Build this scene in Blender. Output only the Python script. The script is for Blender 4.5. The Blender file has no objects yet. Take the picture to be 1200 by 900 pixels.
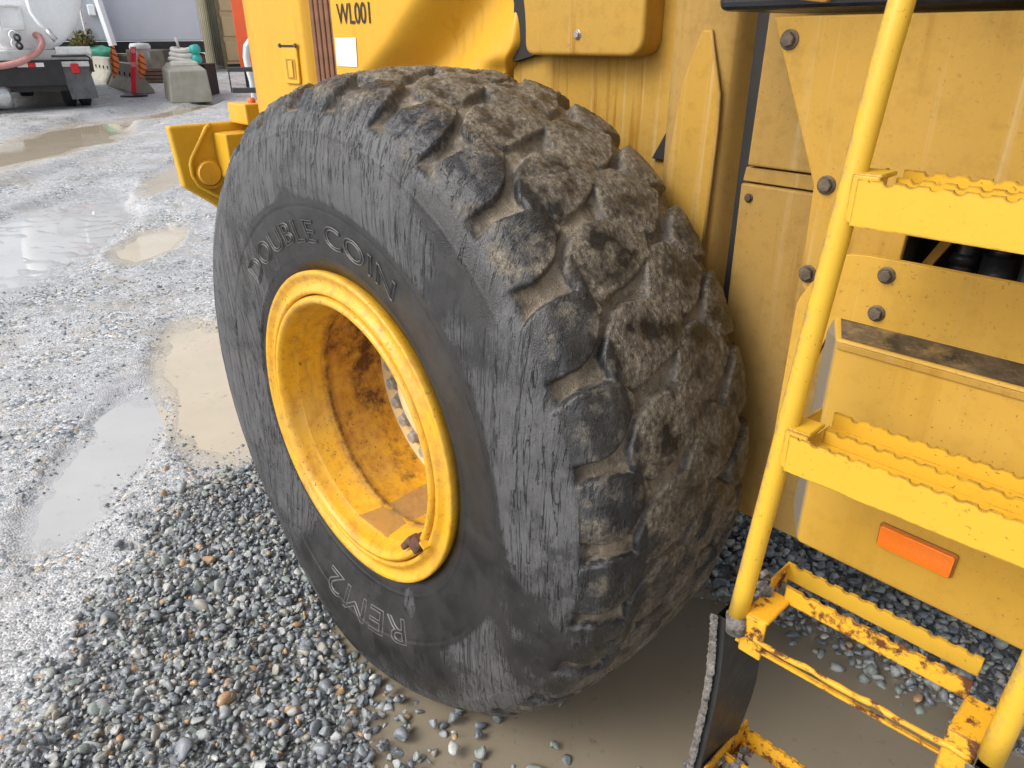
import bpy, bmesh, math, random
import numpy as np
from mathutils import Vector, Matrix
random.seed(7); rng = np.random.default_rng(11)
S = bpy.context.scene
COL = S.collection
# ------------------------------------------------------------------ camera
CAM = np.array([1.39953, -1.05869, 1.64217])
F_PX, PITCH, ROLL, YAW = 850.76, 0.44495, -0.00503, 0.76409
FW = np.array([-math.cos(YAW), math.sin(YAW), 0.0])      # horizontal view heading
RT = np.array([math.sin(YAW), math.cos(YAW), 0.0])
def make_camera():
    up = np.array([0, 0, 1.0])
    f = FW*math.cos(PITCH) - up*math.sin(PITCH)
    u = up*math.cos(PITCH) + FW*math.sin(PITCH)
    r = RT*math.cos(ROLL) + u*math.sin(ROLL)
    u = u*math.cos(ROLL) - RT*math.sin(ROLL)
    cd = bpy.data.cameras.new('camera'); co = bpy.data.objects.new('camera', cd); COL.objects.link(co)
    m = Matrix.Identity(4)
    for i in range(3):
        m[i][0], m[i][1], m[i][2], m[i][3] = r[i], u[i], -f[i], CAM[i]
    co.matrix_world = m
    cd.sensor_width = 36; cd.lens = 36*F_PX/1200; cd.clip_start = .05; cd.clip_end = 2000
    S.camera = co
make_camera()
# ------------------------------------------------------------------ light: bright overcast
SUN_EL, SUN_AZ = math.radians(44), math.radians(254)     # azimuth of the sun seen from above, from +X counter-clockwise
w = bpy.data.worlds.new('World'); S.world = w; w.use_nodes = True
wn = w.node_tree; wn.nodes.clear()
sky = wn.nodes.new('ShaderNodeTexSky'); sky.sky_type = 'NISHITA'; sky.sun_disc = False
sky.sun_elevation = SUN_EL; sky.sun_rotation = math.pi/2 - SUN_AZ
sky.air_density = 1.0; sky.dust_density = 4.0; sky.ozone_density = 1.0
hs = wn.nodes.new('ShaderNodeHueSaturation'); hs.inputs['Saturation'].default_value = .36; hs.inputs['Value'].default_value = 1.0
bgn = wn.nodes.new('ShaderNodeBackground'); bgn.inputs['Strength'].default_value = .15
wo = wn.nodes.new('ShaderNodeOutputWorld')
wn.links.new(sky.outputs[0], hs.inputs['Color']); wn.links.new(hs.outputs[0], bgn.inputs['Color']); wn.links.new(bgn.outputs[0], wo.inputs[0])
sd = bpy.data.lights.new('sun', 'SUN'); sd.energy = 0.75; sd.angle = math.radians(28); sd.color = (1, .98, .95)
so = bpy.data.objects.new('sun', sd); COL.objects.link(so)
sv = Vector((math.cos(SUN_AZ)*math.cos(SUN_EL), math.sin(SUN_AZ)*math.cos(SUN_EL), math.sin(SUN_EL)))
so.rotation_euler = (-sv).to_track_quat('-Z', 'Y').to_euler(); so.location = (0, -6, 8)
S.view_settings.view_transform = 'Standard'; S.view_settings.look = 'None'
S.view_settings.exposure = 0.66; S.view_settings.gamma = 1.0; S.view_settings.use_curve_mapping = False
S.render.engine = 'CYCLES'
S.cycles.max_bounces = 6; S.cycles.diffuse_bounces = 5; S.cycles.glossy_bounces = 3

# ------------------------------------------------------------------ numeric noise
_P = rng.permutation(4096)
_G = rng.normal(size=(4096, 3)); _G /= np.linalg.norm(_G, axis=1)[:, None]
def perlin(x, y, z=0.0):
    x, y, z = np.broadcast_arrays(np.asarray(x, np.float64), np.asarray(y, np.float64), np.asarray(z, np.float64))
    xi = np.floor(x).astype(np.int64); yi = np.floor(y).astype(np.int64); zi = np.floor(z).astype(np.int64)
    xf, yf, zf = x-xi, y-yi, z-zi
    def fade(t): return t*t*t*(t*(t*6-15)+10)
    u, v, q = fade(xf), fade(yf), fade(zf); out = 0
    for dx in (0, 1):
        for dy in (0, 1):
            for dz in (0, 1):
                g = _G[_P[(_P[(_P[(xi+dx) & 4095]+yi+dy) & 4095]+zi+dz) & 4095]]
                wt = (u if dx else 1-u)*(v if dy else 1-v)*(q if dz else 1-q)
                out = out + wt*(g[..., 0]*(xf-dx)+g[..., 1]*(yf-dy)+g[..., 2]*(zf-dz))
    return out
def fbm(x, y, z=0.0, o=4, gain=.5):
    a, t = 1.0, 0
    for i in range(o):
        t = t + a*perlin(x*2**i+i*17.3, y*2**i-i*9.1, np.asarray(z)*2**i+i*5.7); a *= gain
    return t
def sst(a, b, x):
    t = np.clip((x-a)/(b-a), 0, 1); return t*t*(3-2*t)

# ------------------------------------------------------------------ node helper
class NT:
    def __init__(s, name):
        s.m = bpy.data.materials.new(name); s.m.use_nodes = True; s.t = s.m.node_tree; s.t.nodes.clear()
        s.out = s.t.nodes.new('ShaderNodeOutputMaterial'); s._c = None; s._g = None
    def n(s, t): return s.t.nodes.new(t)
    def set(s, sock, v):
        if hasattr(v, 'is_output'): s.t.links.new(v, sock)
        elif isinstance(v, (tuple, list)):
            sock.default_value = tuple(v)+((1,) if len(v) == 3 and sock.type == 'RGBA' else ())
        elif sock.type == 'RGBA': sock.default_value = (v, v, v, 1)
        else: sock.default_value = v
    def co(s):
        if s._c is None: s._c = s.n('ShaderNodeTexCoord').outputs['Object']
        return s._c
    def geo(s, k):
        if s._g is None: s._g = s.n('ShaderNodeNewGeometry')
        return s._g.outputs[k]
    def sep(s, v=None):
        n = s.n('ShaderNodeSeparateXYZ'); s.set(n.inputs[0], v or s.co()); return n.outputs
    def scale(s, v, loc=(0, 0, 0)):
        n = s.n('ShaderNodeMapping'); s.set(n.inputs['Vector'], s.co()); n.inputs['Scale'].default_value = v; n.inputs['Location'].default_value = loc
        return n.outputs[0]
    def noise(s, sc, det=4, rough=.55, vec=None, dist=0):
        n = s.n('ShaderNodeTexNoise'); s.set(n.inputs['Vector'], vec or s.co()); n.inputs['Scale'].default_value = sc
        n.inputs['Detail'].default_value = det; n.inputs['Roughness'].default_value = rough; n.inputs['Distortion'].default_value = dist
        return n.outputs['Fac']
    def vor(s, sc, vec=None, feat='F1', out='Distance', rnd=1):
        n = s.n('ShaderNodeTexVoronoi'); n.feature = feat; s.set(n.inputs['Vector'], vec or s.co()); n.inputs['Scale'].default_value = sc; n.inputs['Randomness'].default_value = rnd
        return n.outputs[out]
    def ramp(s, f, stops, interp='LINEAR'):
        n = s.n('ShaderNodeValToRGB'); s.set(n.inputs[0], f); r = n.color_ramp; r.interpolation = interp
        while len(r.elements) < len(stops): r.elements.new(.5)
        for e, (p, c) in zip(r.elements, stops):
            e.position = p; e.color = (c, c, c, 1) if not isinstance(c, tuple) else c+((1,) if len(c) == 3 else ())
        return n.outputs[0]
    def mix(s, f, a, b, mode='MIX'):
        n = s.n('ShaderNodeMix'); n.data_type = 'RGBA'; n.blend_type = mode
        s.set(n.inputs[0], f); s.set(n.inputs[6], a); s.set(n.inputs[7], b); return n.outputs[2]
    def math(s, op, a, b=0.0, c=None):
        n = s.n('ShaderNodeMath'); n.operation = op; s.set(n.inputs[0], a); s.set(n.inputs[1], b)
        if c is not None: s.set(n.inputs[2], c)
        return n.outputs[0]
    def mul(s, a, b): return s.math('MULTIPLY', a, b)
    def add(s, a, b): return s.math('ADD', a, b)
    def attr(s, name):
        n = s.n('ShaderNodeAttribute'); n.attribute_name = name; return n.outputs['Fac']
    def bump(s, h, strength=.5, dist=.01, nrm=None):
        n = s.n('ShaderNodeBump'); s.set(n.inputs['Height'], h); n.inputs['Strength'].default_value = strength; n.inputs['Distance'].default_value = dist
        if nrm: s.set(n.inputs['Normal'], nrm)
        return n.outputs[0]
    def pbr(s, col, rough=.5, metal=0.0, nrm=None, spec=.5, trans=None, coat=None):
        n = s.n('ShaderNodeBsdfPrincipled'); s.set(n.inputs['Base Color'], col); s.set(n.inputs['Roughness'], rough); s.set(n.inputs['Metallic'], metal)
        n.inputs['Specular IOR Level'].default_value = spec if not hasattr(spec, 'is_output') else .5
        if hasattr(spec, 'is_output'): s.set(n.inputs['Specular IOR Level'], spec)
        if nrm: s.set(n.inputs['Normal'], nrm)
        if trans: n.inputs['Transmission Weight'].default_value = trans
        if coat: s.set(n.inputs['Coat Weight'], coat); n.inputs['Coat Roughness'].default_value = .15
        s.t.links.new(n.outputs[0], s.out.inputs[0]); return s.m

def edge_mask(t, rad=.004):
    b = t.n('ShaderNodeBevel'); b.samples = 4; b.inputs['Radius'].default_value = rad
    d = t.n('ShaderNodeVectorMath'); d.operation = 'DOT_PRODUCT'; t.set(d.inputs[0], b.outputs[0]); t.set(d.inputs[1], t.geo('Normal'))
    return t.math('SUBTRACT', 1.0, d.outputs['Value'])
def paint(name, base=(.72, .36, .012), dust=.3, dustc=(.42, .29, .13), speck=.35, streak=0.0, rust=.15, rough=.38, rustsc=9, edge=0.0):
    t = NT(name)
    big = t.noise(2.3, 5, .6)
    c = t.mix(t.ramp(t.noise(1.1, 3), [(.35, 0.0), (.7, .35)]), base, tuple(x*.86 for x in base))
    d = t.mul(t.ramp(big, [(.3, .45), (.68, 1.0)]), dust)
    fine = t.noise(140, 3, .7)
    d = t.mul(d, t.ramp(fine, [(.3, .75), (.7, 1.0)]))
    c = t.mix(d, c, dustc)
    if streak:
        st = t.noise(1.0, 4, .6, t.scale((34, 34, 1.6)))
        st = t.mul(t.ramp(st, [(.56, 0.0), (.66, 1.0)]), t.ramp(t.noise(3.0, 2), [(.42, 0.0), (.6, streak)]))
        c = t.mix(st, c, (base[0]*.62, base[1]*.55, base[2]*.6))
        st2 = t.noise(1.0, 3, .6, t.scale((60, 60, 1.1), (3, 1, 2)))
        c = t.mix(t.mul(t.ramp(st2, [(.6, 0.0), (.74, .4)]), streak), c, (.62, .5, .3))
    gm = t.mul(t.ramp(t.noise(31, 5, .7), [(.5, 0.0), (.72, .55)]), dust)
    c = t.mix(gm, c, t.mix(1.0, c, (.55, .5, .42), 'MULTIPLY'))
    sp = t.mul(t.ramp(t.noise(190, 2, .5), [(.66, 0.0), (.72, 1.0)]), t.ramp(t.noise(6, 3), [(.4, .15), (.65, speck)]))
    c = t.mix(sp, c, (.13, .075, .025))
    rm = t.add(t.noise(rustsc, 8, .72), t.mul(t.noise(70, 3), .12))
    rf = t.ramp(rm, [(.80-rust*.35, 0.0), (.84-rust*.3, 1.0)])
    if edge:
        em = t.mul(t.ramp(edge_mask(t), [(.008, 0.0), (.07, 1.0)]), t.ramp(t.noise(28, 5, .7), [(.36, 0.0), (.56, edge)])); rf = t.math('MAXIMUM', rf, em)
        gx = t.sep(t.geo('Normal'))[0]; gd = t.mul(t.ramp(gx, [(0, 0), (1, 0)]), 0.0) if False else t.math('MAXIMUM', t.mul(gx, -1.0), 0.0)
        gd = t.mul(t.mul(gd, .9), t.ramp(t.noise(45, 5, .75), [(.44, 0.0), (.62, 1.0)])); c = t.mix(gd, c, (.25, .19, .12))
    rc = t.mix(t.noise(60, 4), (.16, .05, .012), (.05, .022, .012))
    c = t.mix(rf, c, rc)
    r = t.mix(rf, t.add(rough, t.mul(d, .35)), .85)
    b = t.bump(t.add(t.mul(t.noise(90, 3), .35), t.mul(rf, -.6)), .22, .003)
    return t.pbr(c, r, 0, b, coat=.03, spec=.36)

def plain(name, col, rough=.5, metal=0.0, var=.25, sc=8, bump=.15, bsc=60, dirt=None, spec=.5):
    t = NT(name)
    c = t.mix(t.ramp(t.noise(sc, 5, .6), [(.3, 0.0), (.7, 1.0)]), tuple(x*(1-var) for x in col), tuple(min(1, x*(1+var)) for x in col))
    if dirt: c = t.mix(t.ramp(t.noise(sc*.7, 6, .65), [(.5, 0.0), (.66, .8)]), c, dirt)
    return t.pbr(c, t.ramp(t.noise(sc*2, 4), [(.3, max(.04, rough-.1)), (.7, min(1, rough+.1))]), metal, t.bump(t.noise(bsc, 4), bump, .004), spec=spec)

# ------------------------------------------------------------------ object helpers
def tag(o, label=None, cat=None, group=None, kind=None):
    if label: o['label'] = label
    if cat: o['category'] = cat
    if group: o['group'] = group
    if kind: o['kind'] = kind
    return o
def empty(name, loc=(0, 0, 0), parent=None, rz=0):
    o = bpy.data.objects.new(name, None); COL.objects.link(o); o.location = loc; o.rotation_euler = (0, 0, rz); o.empty_display_size = .1
    o.parent = parent; return o
def raw(name, V, Fc, mat, parent=None, smooth=False, bevel=0.0, seg=2, attrs=None):
    me = bpy.data.meshes.new(name)
    V = np.asarray(V, np.float32)
    if isinstance(Fc, np.ndarray):
        k = Fc.shape[1]; me.vertices.add(len(V)); me.vertices.foreach_set('co', V.ravel())
        me.loops.add(Fc.size); me.loops.foreach_set('vertex_index', Fc.ravel().astype(np.int32))
        me.polygons.add(len(Fc)); me.polygons.foreach_set('loop_start', np.arange(0, Fc.size, k, dtype=np.int32))
        me.polygons.foreach_set('loop_total', np.full(len(Fc), k, np.int32)); me.update(calc_edges=True); me.validate()
    else:
        me.from_pydata([tuple(map(float, v)) for v in V], [], Fc); me.update()
    if smooth: me.polygons.foreach_set('use_smooth', np.ones(len(me.polygons), bool))
    for a, d in (attrs or {}).items():
        at = me.attributes.new(a, 'FLOAT', 'POINT'); at.data.foreach_set('value', np.asarray(d, np.float32))
    me.materials.append(mat)
    o = bpy.data.objects.new(name, me); COL.objects.link(o); o.parent = parent
    if bevel:
        b = o.modifiers.new('bevel', 'BEVEL'); b.width = bevel; b.segments = seg; b.limit_method = 'ANGLE'; b.angle_limit = math.radians(35)
        b.harden_normals = False
    return o
class MB:
    def __init__(s): s.v = []; s.f = []
    def add(s, V, Fc):
        k = len(s.v); s.v += [tuple(map(float, p)) for p in V]; s.f += [tuple(i+k for i in q) for q in Fc]; return s
    def box(s, a, b, R=None, c=None):
        x0, y0, z0 = a; x1, y1, z1 = b
        V = np.array([(x0, y0, z0), (x1, y0, z0), (x1, y1, z0), (x0, y1, z0), (x0, y0, z1), (x1, y0, z1), (x1, y1, z1), (x0, y1, z1)], float)
        if R is not None: V = V@np.array(R).T+np.array(c)
        return s.add(V, [(0, 3, 2, 1), (4, 5, 6, 7), (0, 1, 5, 4), (1, 2, 6, 5), (2, 3, 7, 6), (3, 0, 4, 7)])
    def prism(s, poly, y0, y1):       # poly in (x, z), extruded along y
        n = len(poly); ar = sum(poly[i][0]*poly[(i+1) % n][1]-poly[(i+1) % n][0]*poly[i][1] for i in range(n))
        if ar < 0: poly = poly[::-1]
        if y0 > y1: y0, y1 = y1, y0
        V = [(x, y0, z) for x, z in poly]+[(x, y1, z) for x, z in poly]
        Fc = [tuple(range(n)), tuple(range(2*n-1, n-1, -1))]+[((i+1) % n, i, i+n, (i+1) % n+n) for i in range(n)]
        return s.add(V, Fc)
    def tube(s, pts, r, seg=14, cap=True):
        pts = np.array(pts, float); n = len(pts); rr = np.broadcast_to(np.asarray(r, float), (n,))
        T = np.gradient(pts, axis=0); T /= np.linalg.norm(T, axis=1)[:, None]
        a = np.array([0, 0, 1.0]) if abs(T[0, 2]) < .9 else np.array([1.0, 0, 0]); V = []
        for i in range(n):
            u = np.cross(T[i], a); u /= np.linalg.norm(u); v = np.cross(T[i], u); a = np.cross(u, T[i])
            for k in range(seg):
                t = 2*math.pi*k/seg; V.append(pts[i]+rr[i]*(math.cos(t)*u+math.sin(t)*v))
        Fc = [(i*seg+k, i*seg+(k+1) % seg, (i+1)*seg+(k+1) % seg, (i+1)*seg+k) for i in range(n-1) for k in range(seg)]
        if cap: Fc += [tuple(range(seg-1, -1, -1)), tuple(range((n-1)*seg, n*seg))]
        return s.add(V, Fc)
    def lathe(s, prof, c=(0, 0, 0), seg=96, axis='y'):
        prof = np.array(prof, float); n = len(prof); th = np.linspace(0, 2*math.pi, seg, endpoint=False); V = []
        for y, r in prof:
            for t in th:
                if axis == 'y': V.append((c[0]+r*math.cos(t), c[1]+y, c[2]+r*math.sin(t)))
                elif axis == 'z': V.append((c[0]+r*math.cos(t), c[1]+r*math.sin(t), c[2]+y))
                else: V.append((c[0]+y, c[1]+r*math.cos(t), c[2]+r*math.sin(t)))
        Fc = [(i*seg+k, (i+1)*seg+k, (i+1)*seg+(k+1) % seg, i*seg+(k+1) % seg) for i in range(n-1) for k in range(seg)]
        return s.add(V, Fc)
    def hexbolt(s, c, R, h, n=(0, -1, 0), washer=1.35, rot=0.0):
        c = np.array(c, float); n = np.array(n, float); a = np.array([0, 0, 1.0]) if abs(n[2]) < .9 else np.array([1.0, 0, 0])
        u = np.cross(n, a); u /= np.linalg.norm(u); v = np.cross(n, u)
        def ring(r, d, k): return [c+n*d+r*(math.cos(2*math.pi*i/k+rot)*u+math.sin(2*math.pi*i/k+rot)*v) for i in range(k)]
        for (r0, d0, r1, d1, k) in ((R*washer, 0, R*washer, h*.22, 16), (R, h*.22, R, h*.9, 6)):
            b = len(s.v); V = ring(r0, d0, k)+ring(r1, d1, k)+ring(r1*.88, d1+h*.1, k)
            Fc = [(i, i+k, (i+1) % k+k, (i+1) % k) for i in range(k)]+[(i+k, i+2*k, (i+1) % k+2*k, (i+1) % k+k) for i in range(k)]+[tuple(range(2*k, 3*k))[::-1]]
            s.add(V, Fc)
        return s
    def build(s, name, mat, parent=None, smooth=False, bevel=0.0, seg=2):
        o = raw(name, np.array(s.v), s.f, mat, parent, smooth, bevel, seg)
        bm = bmesh.new(); bm.from_mesh(o.data); bmesh.ops.recalc_face_normals(bm, faces=bm.faces); bm.to_mesh(o.data); bm.free()
        return o
def autosmooth(o, ang=40):
    me = o.data; bm = bmesh.new(); bm.from_mesh(me)
    for f in bm.faces: f.smooth = True
    for e in bm.edges:
        if len(e.link_faces) == 2 and e.calc_face_angle() > math.radians(ang): e.smooth = False
    bm.to_mesh(me); bm.free(); return o
def copy_part(o, parent, loc=None, rot=None):
    c = o.copy(); COL.objects.link(c); c.parent = parent
    if loc is not None: c.location = loc
    if rot is not None: c.rotation_euler = rot
    return c
def roundpoly(poly, r, k=5):
    out = []; n = len(poly)
    for i in range(n):
        p0, p, p1 = (np.array(poly[(i+j) % n], float) for j in (-1, 0, 1))
        ri = r[i] if isinstance(r, (list, tuple)) else r
        a = (p0-p); la = np.linalg.norm(a); b = (p1-p); lb = np.linalg.norm(b)
        if ri <= 0: out.append(tuple(p)); continue
        q = min(ri, la*.45, lb*.45); A = p+a/la*q; B = p+b/lb*q
        for t in np.linspace(0, 1, k): out.append(tuple((1-t)**2*A+2*t*(1-t)*p+t*t*B))
    return out
def text_mesh(body, outline=0.0, bevel=.0):
    cu = bpy.data.curves.new('text', 'FONT'); cu.body = body; cu.size = 1.0; cu.resolution_u = 4
    if outline: cu.fill_mode = 'NONE'; cu.bevel_depth = outline; cu.bevel_resolution = 0; cu.dimensions = '3D'; cu.offset = .002; cu.space_character = 1.08
    else: cu.offset = .006
    o = bpy.data.objects.new('text', cu); COL.objects.link(o)
    dg = bpy.context.evaluated_depsgraph_get(); dg.update(); me = o.evaluated_get(dg).to_mesh()
    V = np.array([v.co[:] for v in me.vertices]); Fc = [tuple(p.vertices) for p in me.polygons]
    o.evaluated_get(dg).to_mesh_clear(); bpy.data.objects.remove(o); bpy.data.curves.remove(cu)
    return V, Fc

# ------------------------------------------------------------------ materials
M_bright = paint('yellow_paint_clean', (.69, .39, .016), .15, speck=.6, streak=.25, rust=.08, edge=.6)
M_hood = paint('yellow_paint_hood', (.72, .37, .010), .22, speck=.15, streak=.35, rust=.0)
M_dusty = paint('yellow_paint_dusty', (.51, .268, .016), .66, (.34, .222, .062), speck=.5, streak=.75, rust=.0, rough=.5)
M_dusty_shade = paint('yellow_paint_film_shaded', (.46, .25, .03), .8, (.27, .19, .085), speck=.6, streak=.5, rust=.0, rough=.6)  # dust film paint, darkened to put the shade under hood and cab into the colour
M_ladder = paint('ladder_yellow', (.67, .395, .020), .16, speck=1.0, streak=0, rust=.17, rough=.35, rustsc=22, edge=.85)
M_worn = paint('ladder_yellow_worn', (.78, .39, .012), .15, speck=1.0, streak=0, rust=.63, rough=.5, rustsc=26, edge=1.0)
M_black = plain('black_plastic', (.02, .021, .024), .38, var=.4, sc=14, bump=.3)
M_steel = plain('bare_steel', (.30, .28, .26), .42, .7, .35, 40)
M_boltrust = plain('weathered_bolt', (.12, .092, .060), .6, .35, .5, 60, .4, 120)
M_boltgrey = plain('grey_wheel_bolt', (.42, .41, .39), .45, .3, .25, 50)
M_rust = plain('rust', (.12, .055, .03), .85, 0, .5, 40, .6, 90)
M_grille = plain('rusty_brown_grille', (.17, .075, .035), .75, 0, .4, 20, .4, 90)
M_white = plain('white_sticker', (.82, .82, .80), .4, 0, .03, 30, .02)
M_print = plain('black_print', (.012, .012, .012), .45, 0, .1)
M_dark = plain('dark_underbody_and_shade', (.018, .016, .014), .7, 0, .4)  # underbody black, also the painted shade beside the hood door
M_rubber = plain('black_rubber', (.022, .022, .022), .48, 0, .35, 18, .3, 80)
M_mudcrust = plain('grit_crusted_rubber', (.15, .135, .12), .8, 0, .75, 90, 1.0, 160)

# ------------------------------------------------------------------ ground
PUD = [  # cx, cy, rx, ry, angle, roughness of shore, depth
    (1.02, .04, 1.02, .70, 0.0, .16, .036, 'silt'),
    (-2.2, .20, .80, .21, -.27, .3, .022, 'tan'),
    (-1.82, -.44, .52, .14, -.6, .7, .006, 'grey'),
    (-5.2, .95, .50, .20, -.6, .25, .05, 'tan'),
    (-12.0, 2.0, 3.2, .70, -.62, .75, .022, 'tan'),
    (-5.9, .1, 1.7, .50, -.6, .6, .006, 'grey'),
    (-8.2, 2.4, 1.1, .22, -.6, .8, .012, 'tan'),
    (-14.6, 5.0, 1.4, .22, -.75, .7, .02, 'tan'),
]
def slope(x, y):
    d = (x-CAM[0])*FW[0]+(y-CAM[1])*FW[1]
    return .03*(np.sqrt(np.maximum(d-4, 0)**2+.25)-.5)*(d > 4)
def pud_q(x, y, p):
    cx, cy, rx, ry, an, rg = p[:6]
    dx, dy = x-cx, y-cy; c, s = math.cos(an), math.sin(an)
    u = (dx*c+dy*s)/rx; v = (-dx*s+dy*c)/ry
    f = 1.0/max(.5, ry*2)
    qe = np.sqrt(u*u+v*v)
    return np.maximum(qe*(1+rg*fbm(x*f*1.7+cx, y*f*1.7, 3.3, 3)), 1+(qe-1.22)*2.2), qe
PLEV = [float(slope(np.array(p[0]), np.array(p[1])))-(0.0 if i == 0 else .006+.0015*i) for i, p in enumerate(PUD)]
def gravel_mask(x, y):
    """1 where the loose crushed rock lies deep"""
    e = .16*fbm(x*2.2, y*2.2, 1.2, 4)
    # pile beside and in front of the tyre (camera side)
    a = sst(.13, -.13, np.maximum.reduce([-(x+1.125*y+1.56)*.66+e*1.1, -(x+1.28)+e, (x-.22)+.5*(y+.45)+e*.6, -.1-(y+1.55), y-.28+0*x]))
    b = sst(-.06, .10, np.minimum(y-.70+e*.5, x-.05))*sst(2.6, 2.2, y)
    return np.maximum(a, b)
def ground_h(x, y):
    r = np.hypot(x-CAM[0], y-CAM[1])
    h = slope(x, y)+.016*fbm(x*.55, y*.55, .3, 4)+.006*fbm(x*5, y*5, 2.2, 4)*sst(14, 3, r)
    h = h+.012
    # tyre-track ripples across the silt
    d = (x-CAM[0])*FW[0]+(y-CAM[1])*FW[1]; l = (x-CAM[0])*RT[0]+(y-CAM[1])*RT[1]
    # lumps of churned mud near the rectangular puddle
    g = gravel_mask(x, y)
    h = h+g*(.022+.02*fbm(x*3, y*3, 8., 3))
    for p, L in zip(PUD, PLEV):
        q, qe = pud_q(x, y, p)
        wt = sst(1.75, 1.38, qe)
        tgt = L+np.clip((q-1)*p[6]*1.1, -p[6], .03)+.004*fbm(x*9, y*9, 1.7, 3)*sst(14, 3, r)
        h = h*(1-wt)+tgt*wt
    # (ripples)
    rm = sst(1.0, .5, np.hypot((d-7.2)/2.6, (l+3.9)/1.5))
    h = h+rm*(.008)*np.sin(d*30+11*fbm(l*1.9, d*1.5, .5, 4))*(.6+.8*fbm(x*2, y*2, 5., 2))
    h = h-.012*sst(.35, .05, np.hypot(np.maximum(np.abs(x)-.28, 0), np.maximum(np.abs(y)-.26, 0)))
    return h
def build_ground():
    t = NT('wet_gravel_ground')
    pos = t.geo('Position')
    n1 = t.noise(1.3, 6, .62, pos); n2 = t.noise(6, 5, .6, pos)
    silt = t.mix(n2, (.36, .36, .366), (.48, .487, .50))
    silt = t.mix(t.ramp(t.noise(.7, 4, .6, pos), [(.46, 0.0), (.62, .55)]), silt, (.36, .30, .215))
    cell = t.vor(52, pos, out='Color'); cs = t.n('ShaderNodeSeparateColor'); t.set(cs.inputs[0], cell)
    st = t.ramp(cs.outputs[0], [(0, (.15, .165, .18)), (.25, (.34, .36, .38)), (.5, (.50, .515, .53)), (.72, (.64, .645, .65)), (.86, (.45, .37, .27)), (1, (.27, .285, .29))], 'CONSTANT')
    cell2 = t.vor(120, pos, out='Color'); cs2 = t.n('ShaderNodeSeparateColor'); t.set(cs2.inputs[0], cell2)
    st2 = t.ramp(cs2.outputs[0], [(0, (.25, .265, .28)), (.4, (.53, .535, .54)), (.8, (.66, .66, .66)), (1, (.37, .33, .26))], 'CONSTANT')
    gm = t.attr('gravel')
    m1 = t.ramp(t.add(t.noise(3.1, 5, .65, pos), t.mul(gm, .35)), [(.38, 0.0), (.54, 1.0)])
    c = t.mix(t.mul(m1, .85), silt, st2)
    m2 = t.ramp(t.add(t.noise(2.2, 6, .7, pos), t.mul(gm, .4)), [(.47, 0.0), (.58, 1.0)])
    c = t.mix(m2, c, st)
    sp_ = t.noise(17, 8, .8, pos); c = t.mix(.8, c, t.mix(1.0, c, t.ramp(sp_, [(.34, .55), (.5, 1.05), (.64, 1.35)]), 'MULTIPLY'))
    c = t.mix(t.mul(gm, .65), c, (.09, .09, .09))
    s1, s2, s3 = t.attr('shore_silt'), t.attr('shore_tan'), t.attr('shore_grey')
    c = t.mix(t.mul(s2, .85), c, (.50, .43, .32)); c = t.mix(t.mul(s3, .85), c, (.43, .43, .43)); c = t.mix(t.mul(s1, .8), c, (.30, .25, .175))
    shr = t.math('MAXIMUM', s1, t.math('MAXIMUM', s2, s3))
    wet = t.ramp(t.noise(1.6, 5, .6, pos), [(.36, 0.0), (.62, 1.0)])
    c = t.mix(t.mul(wet, .25), c, t.mix(1.0, c, (.75, .73, .70), 'MULTIPLY'))
    rough = t.mix(t.mul(shr, .9), t.add(t.mul(wet, -.42), .66), .10)
    d1 = t.math('SUBTRACT', .5, t.vor(52, pos)); d2 = t.math('SUBTRACT', .5, t.vor(120, pos))
    hgt = t.add(t.mul(d1, t.mul(m2, 1.0)), t.add(t.mul(d2, .4), t.mul(t.noise(30, 4, .6, pos), .5)))
    hgt = t.mul(hgt, t.math('SUBTRACT', 1.0, t.mul(shr, .75)))
    mat = t.pbr(c, rough, 0, t.bump(hgt, .75, .012), spec=.5)
    NA, NR = 660, 400
    a0 = math.atan2(FW[1], FW[0]); da = np.concatenate([np.linspace(-.85, .85, NA), np.linspace(.85, 2*math.pi-.85, 61)[1:-1]])
    rr = np.concatenate([[0.02, .2, .35], np.exp(np.linspace(math.log(.5), math.log(26), NR)), np.exp(np.linspace(math.log(28), math.log(900), 24))])
    A, Rr = np.meshgrid(a0+da, rr); X = CAM[0]+Rr*np.cos(A); Y = CAM[1]+Rr*np.sin(A)
    far = sst(30, 60, Rr)
    Z = ground_h(X, Y)*(1-far)+far*np.minimum(slope(X, Y), 1.2)
    n = len(da); m = len(rr); I = np.arange(m*n).reshape(m, n); J = np.roll(I, -1, 1)
    Fc = np.stack([I[:-1], I[1:], J[1:], J[:-1]], -1).reshape(-1, 4)
    sh = {'silt': 0*X, 'tan': 0*X, 'grey': 0*X}
    for p in PUD:
        q, qe = pud_q(X, Y, p); sh[p[7]] = np.maximum(sh[p[7]], sst(1.75 if p[7] != 'silt' else 1.2, .95, q+.25*fbm(X*7, Y*7, 6., 3)))
    o = raw('ground', np.stack([X, Y, Z], -1).reshape(-1, 3), Fc, mat, None, True, attrs=dict(gravel=gravel_mask(X, Y).ravel(), shore_silt=sh['silt'].ravel(), shore_tan=sh['tan'].ravel(), shore_grey=sh['grey'].ravel()))
    tag(o, kind='structure')
def water_mat(name, base, clear):
    t = NT(name); pos = t.geo('Position')
    c = t.mix(t.noise(2.2, 4, .6, pos), tuple(x*.82 for x in base), tuple(x*1.15 for x in base))
    sk = t.mul(t.ramp(t.noise(34, 3, .6, pos), [(.60, 0.0), (.70, .55)]), t.ramp(t.noise(3.0, 3, .6, pos), [(.45, 0.0), (.62, 1.0)]))
    c = t.mix(sk, c, tuple(x*.45 for x in base))
    b = t.bump(t.noise(9, 2, .4, pos), .05, .004)
    return t.pbr(c, .035, 0, b, spec=.5)
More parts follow.
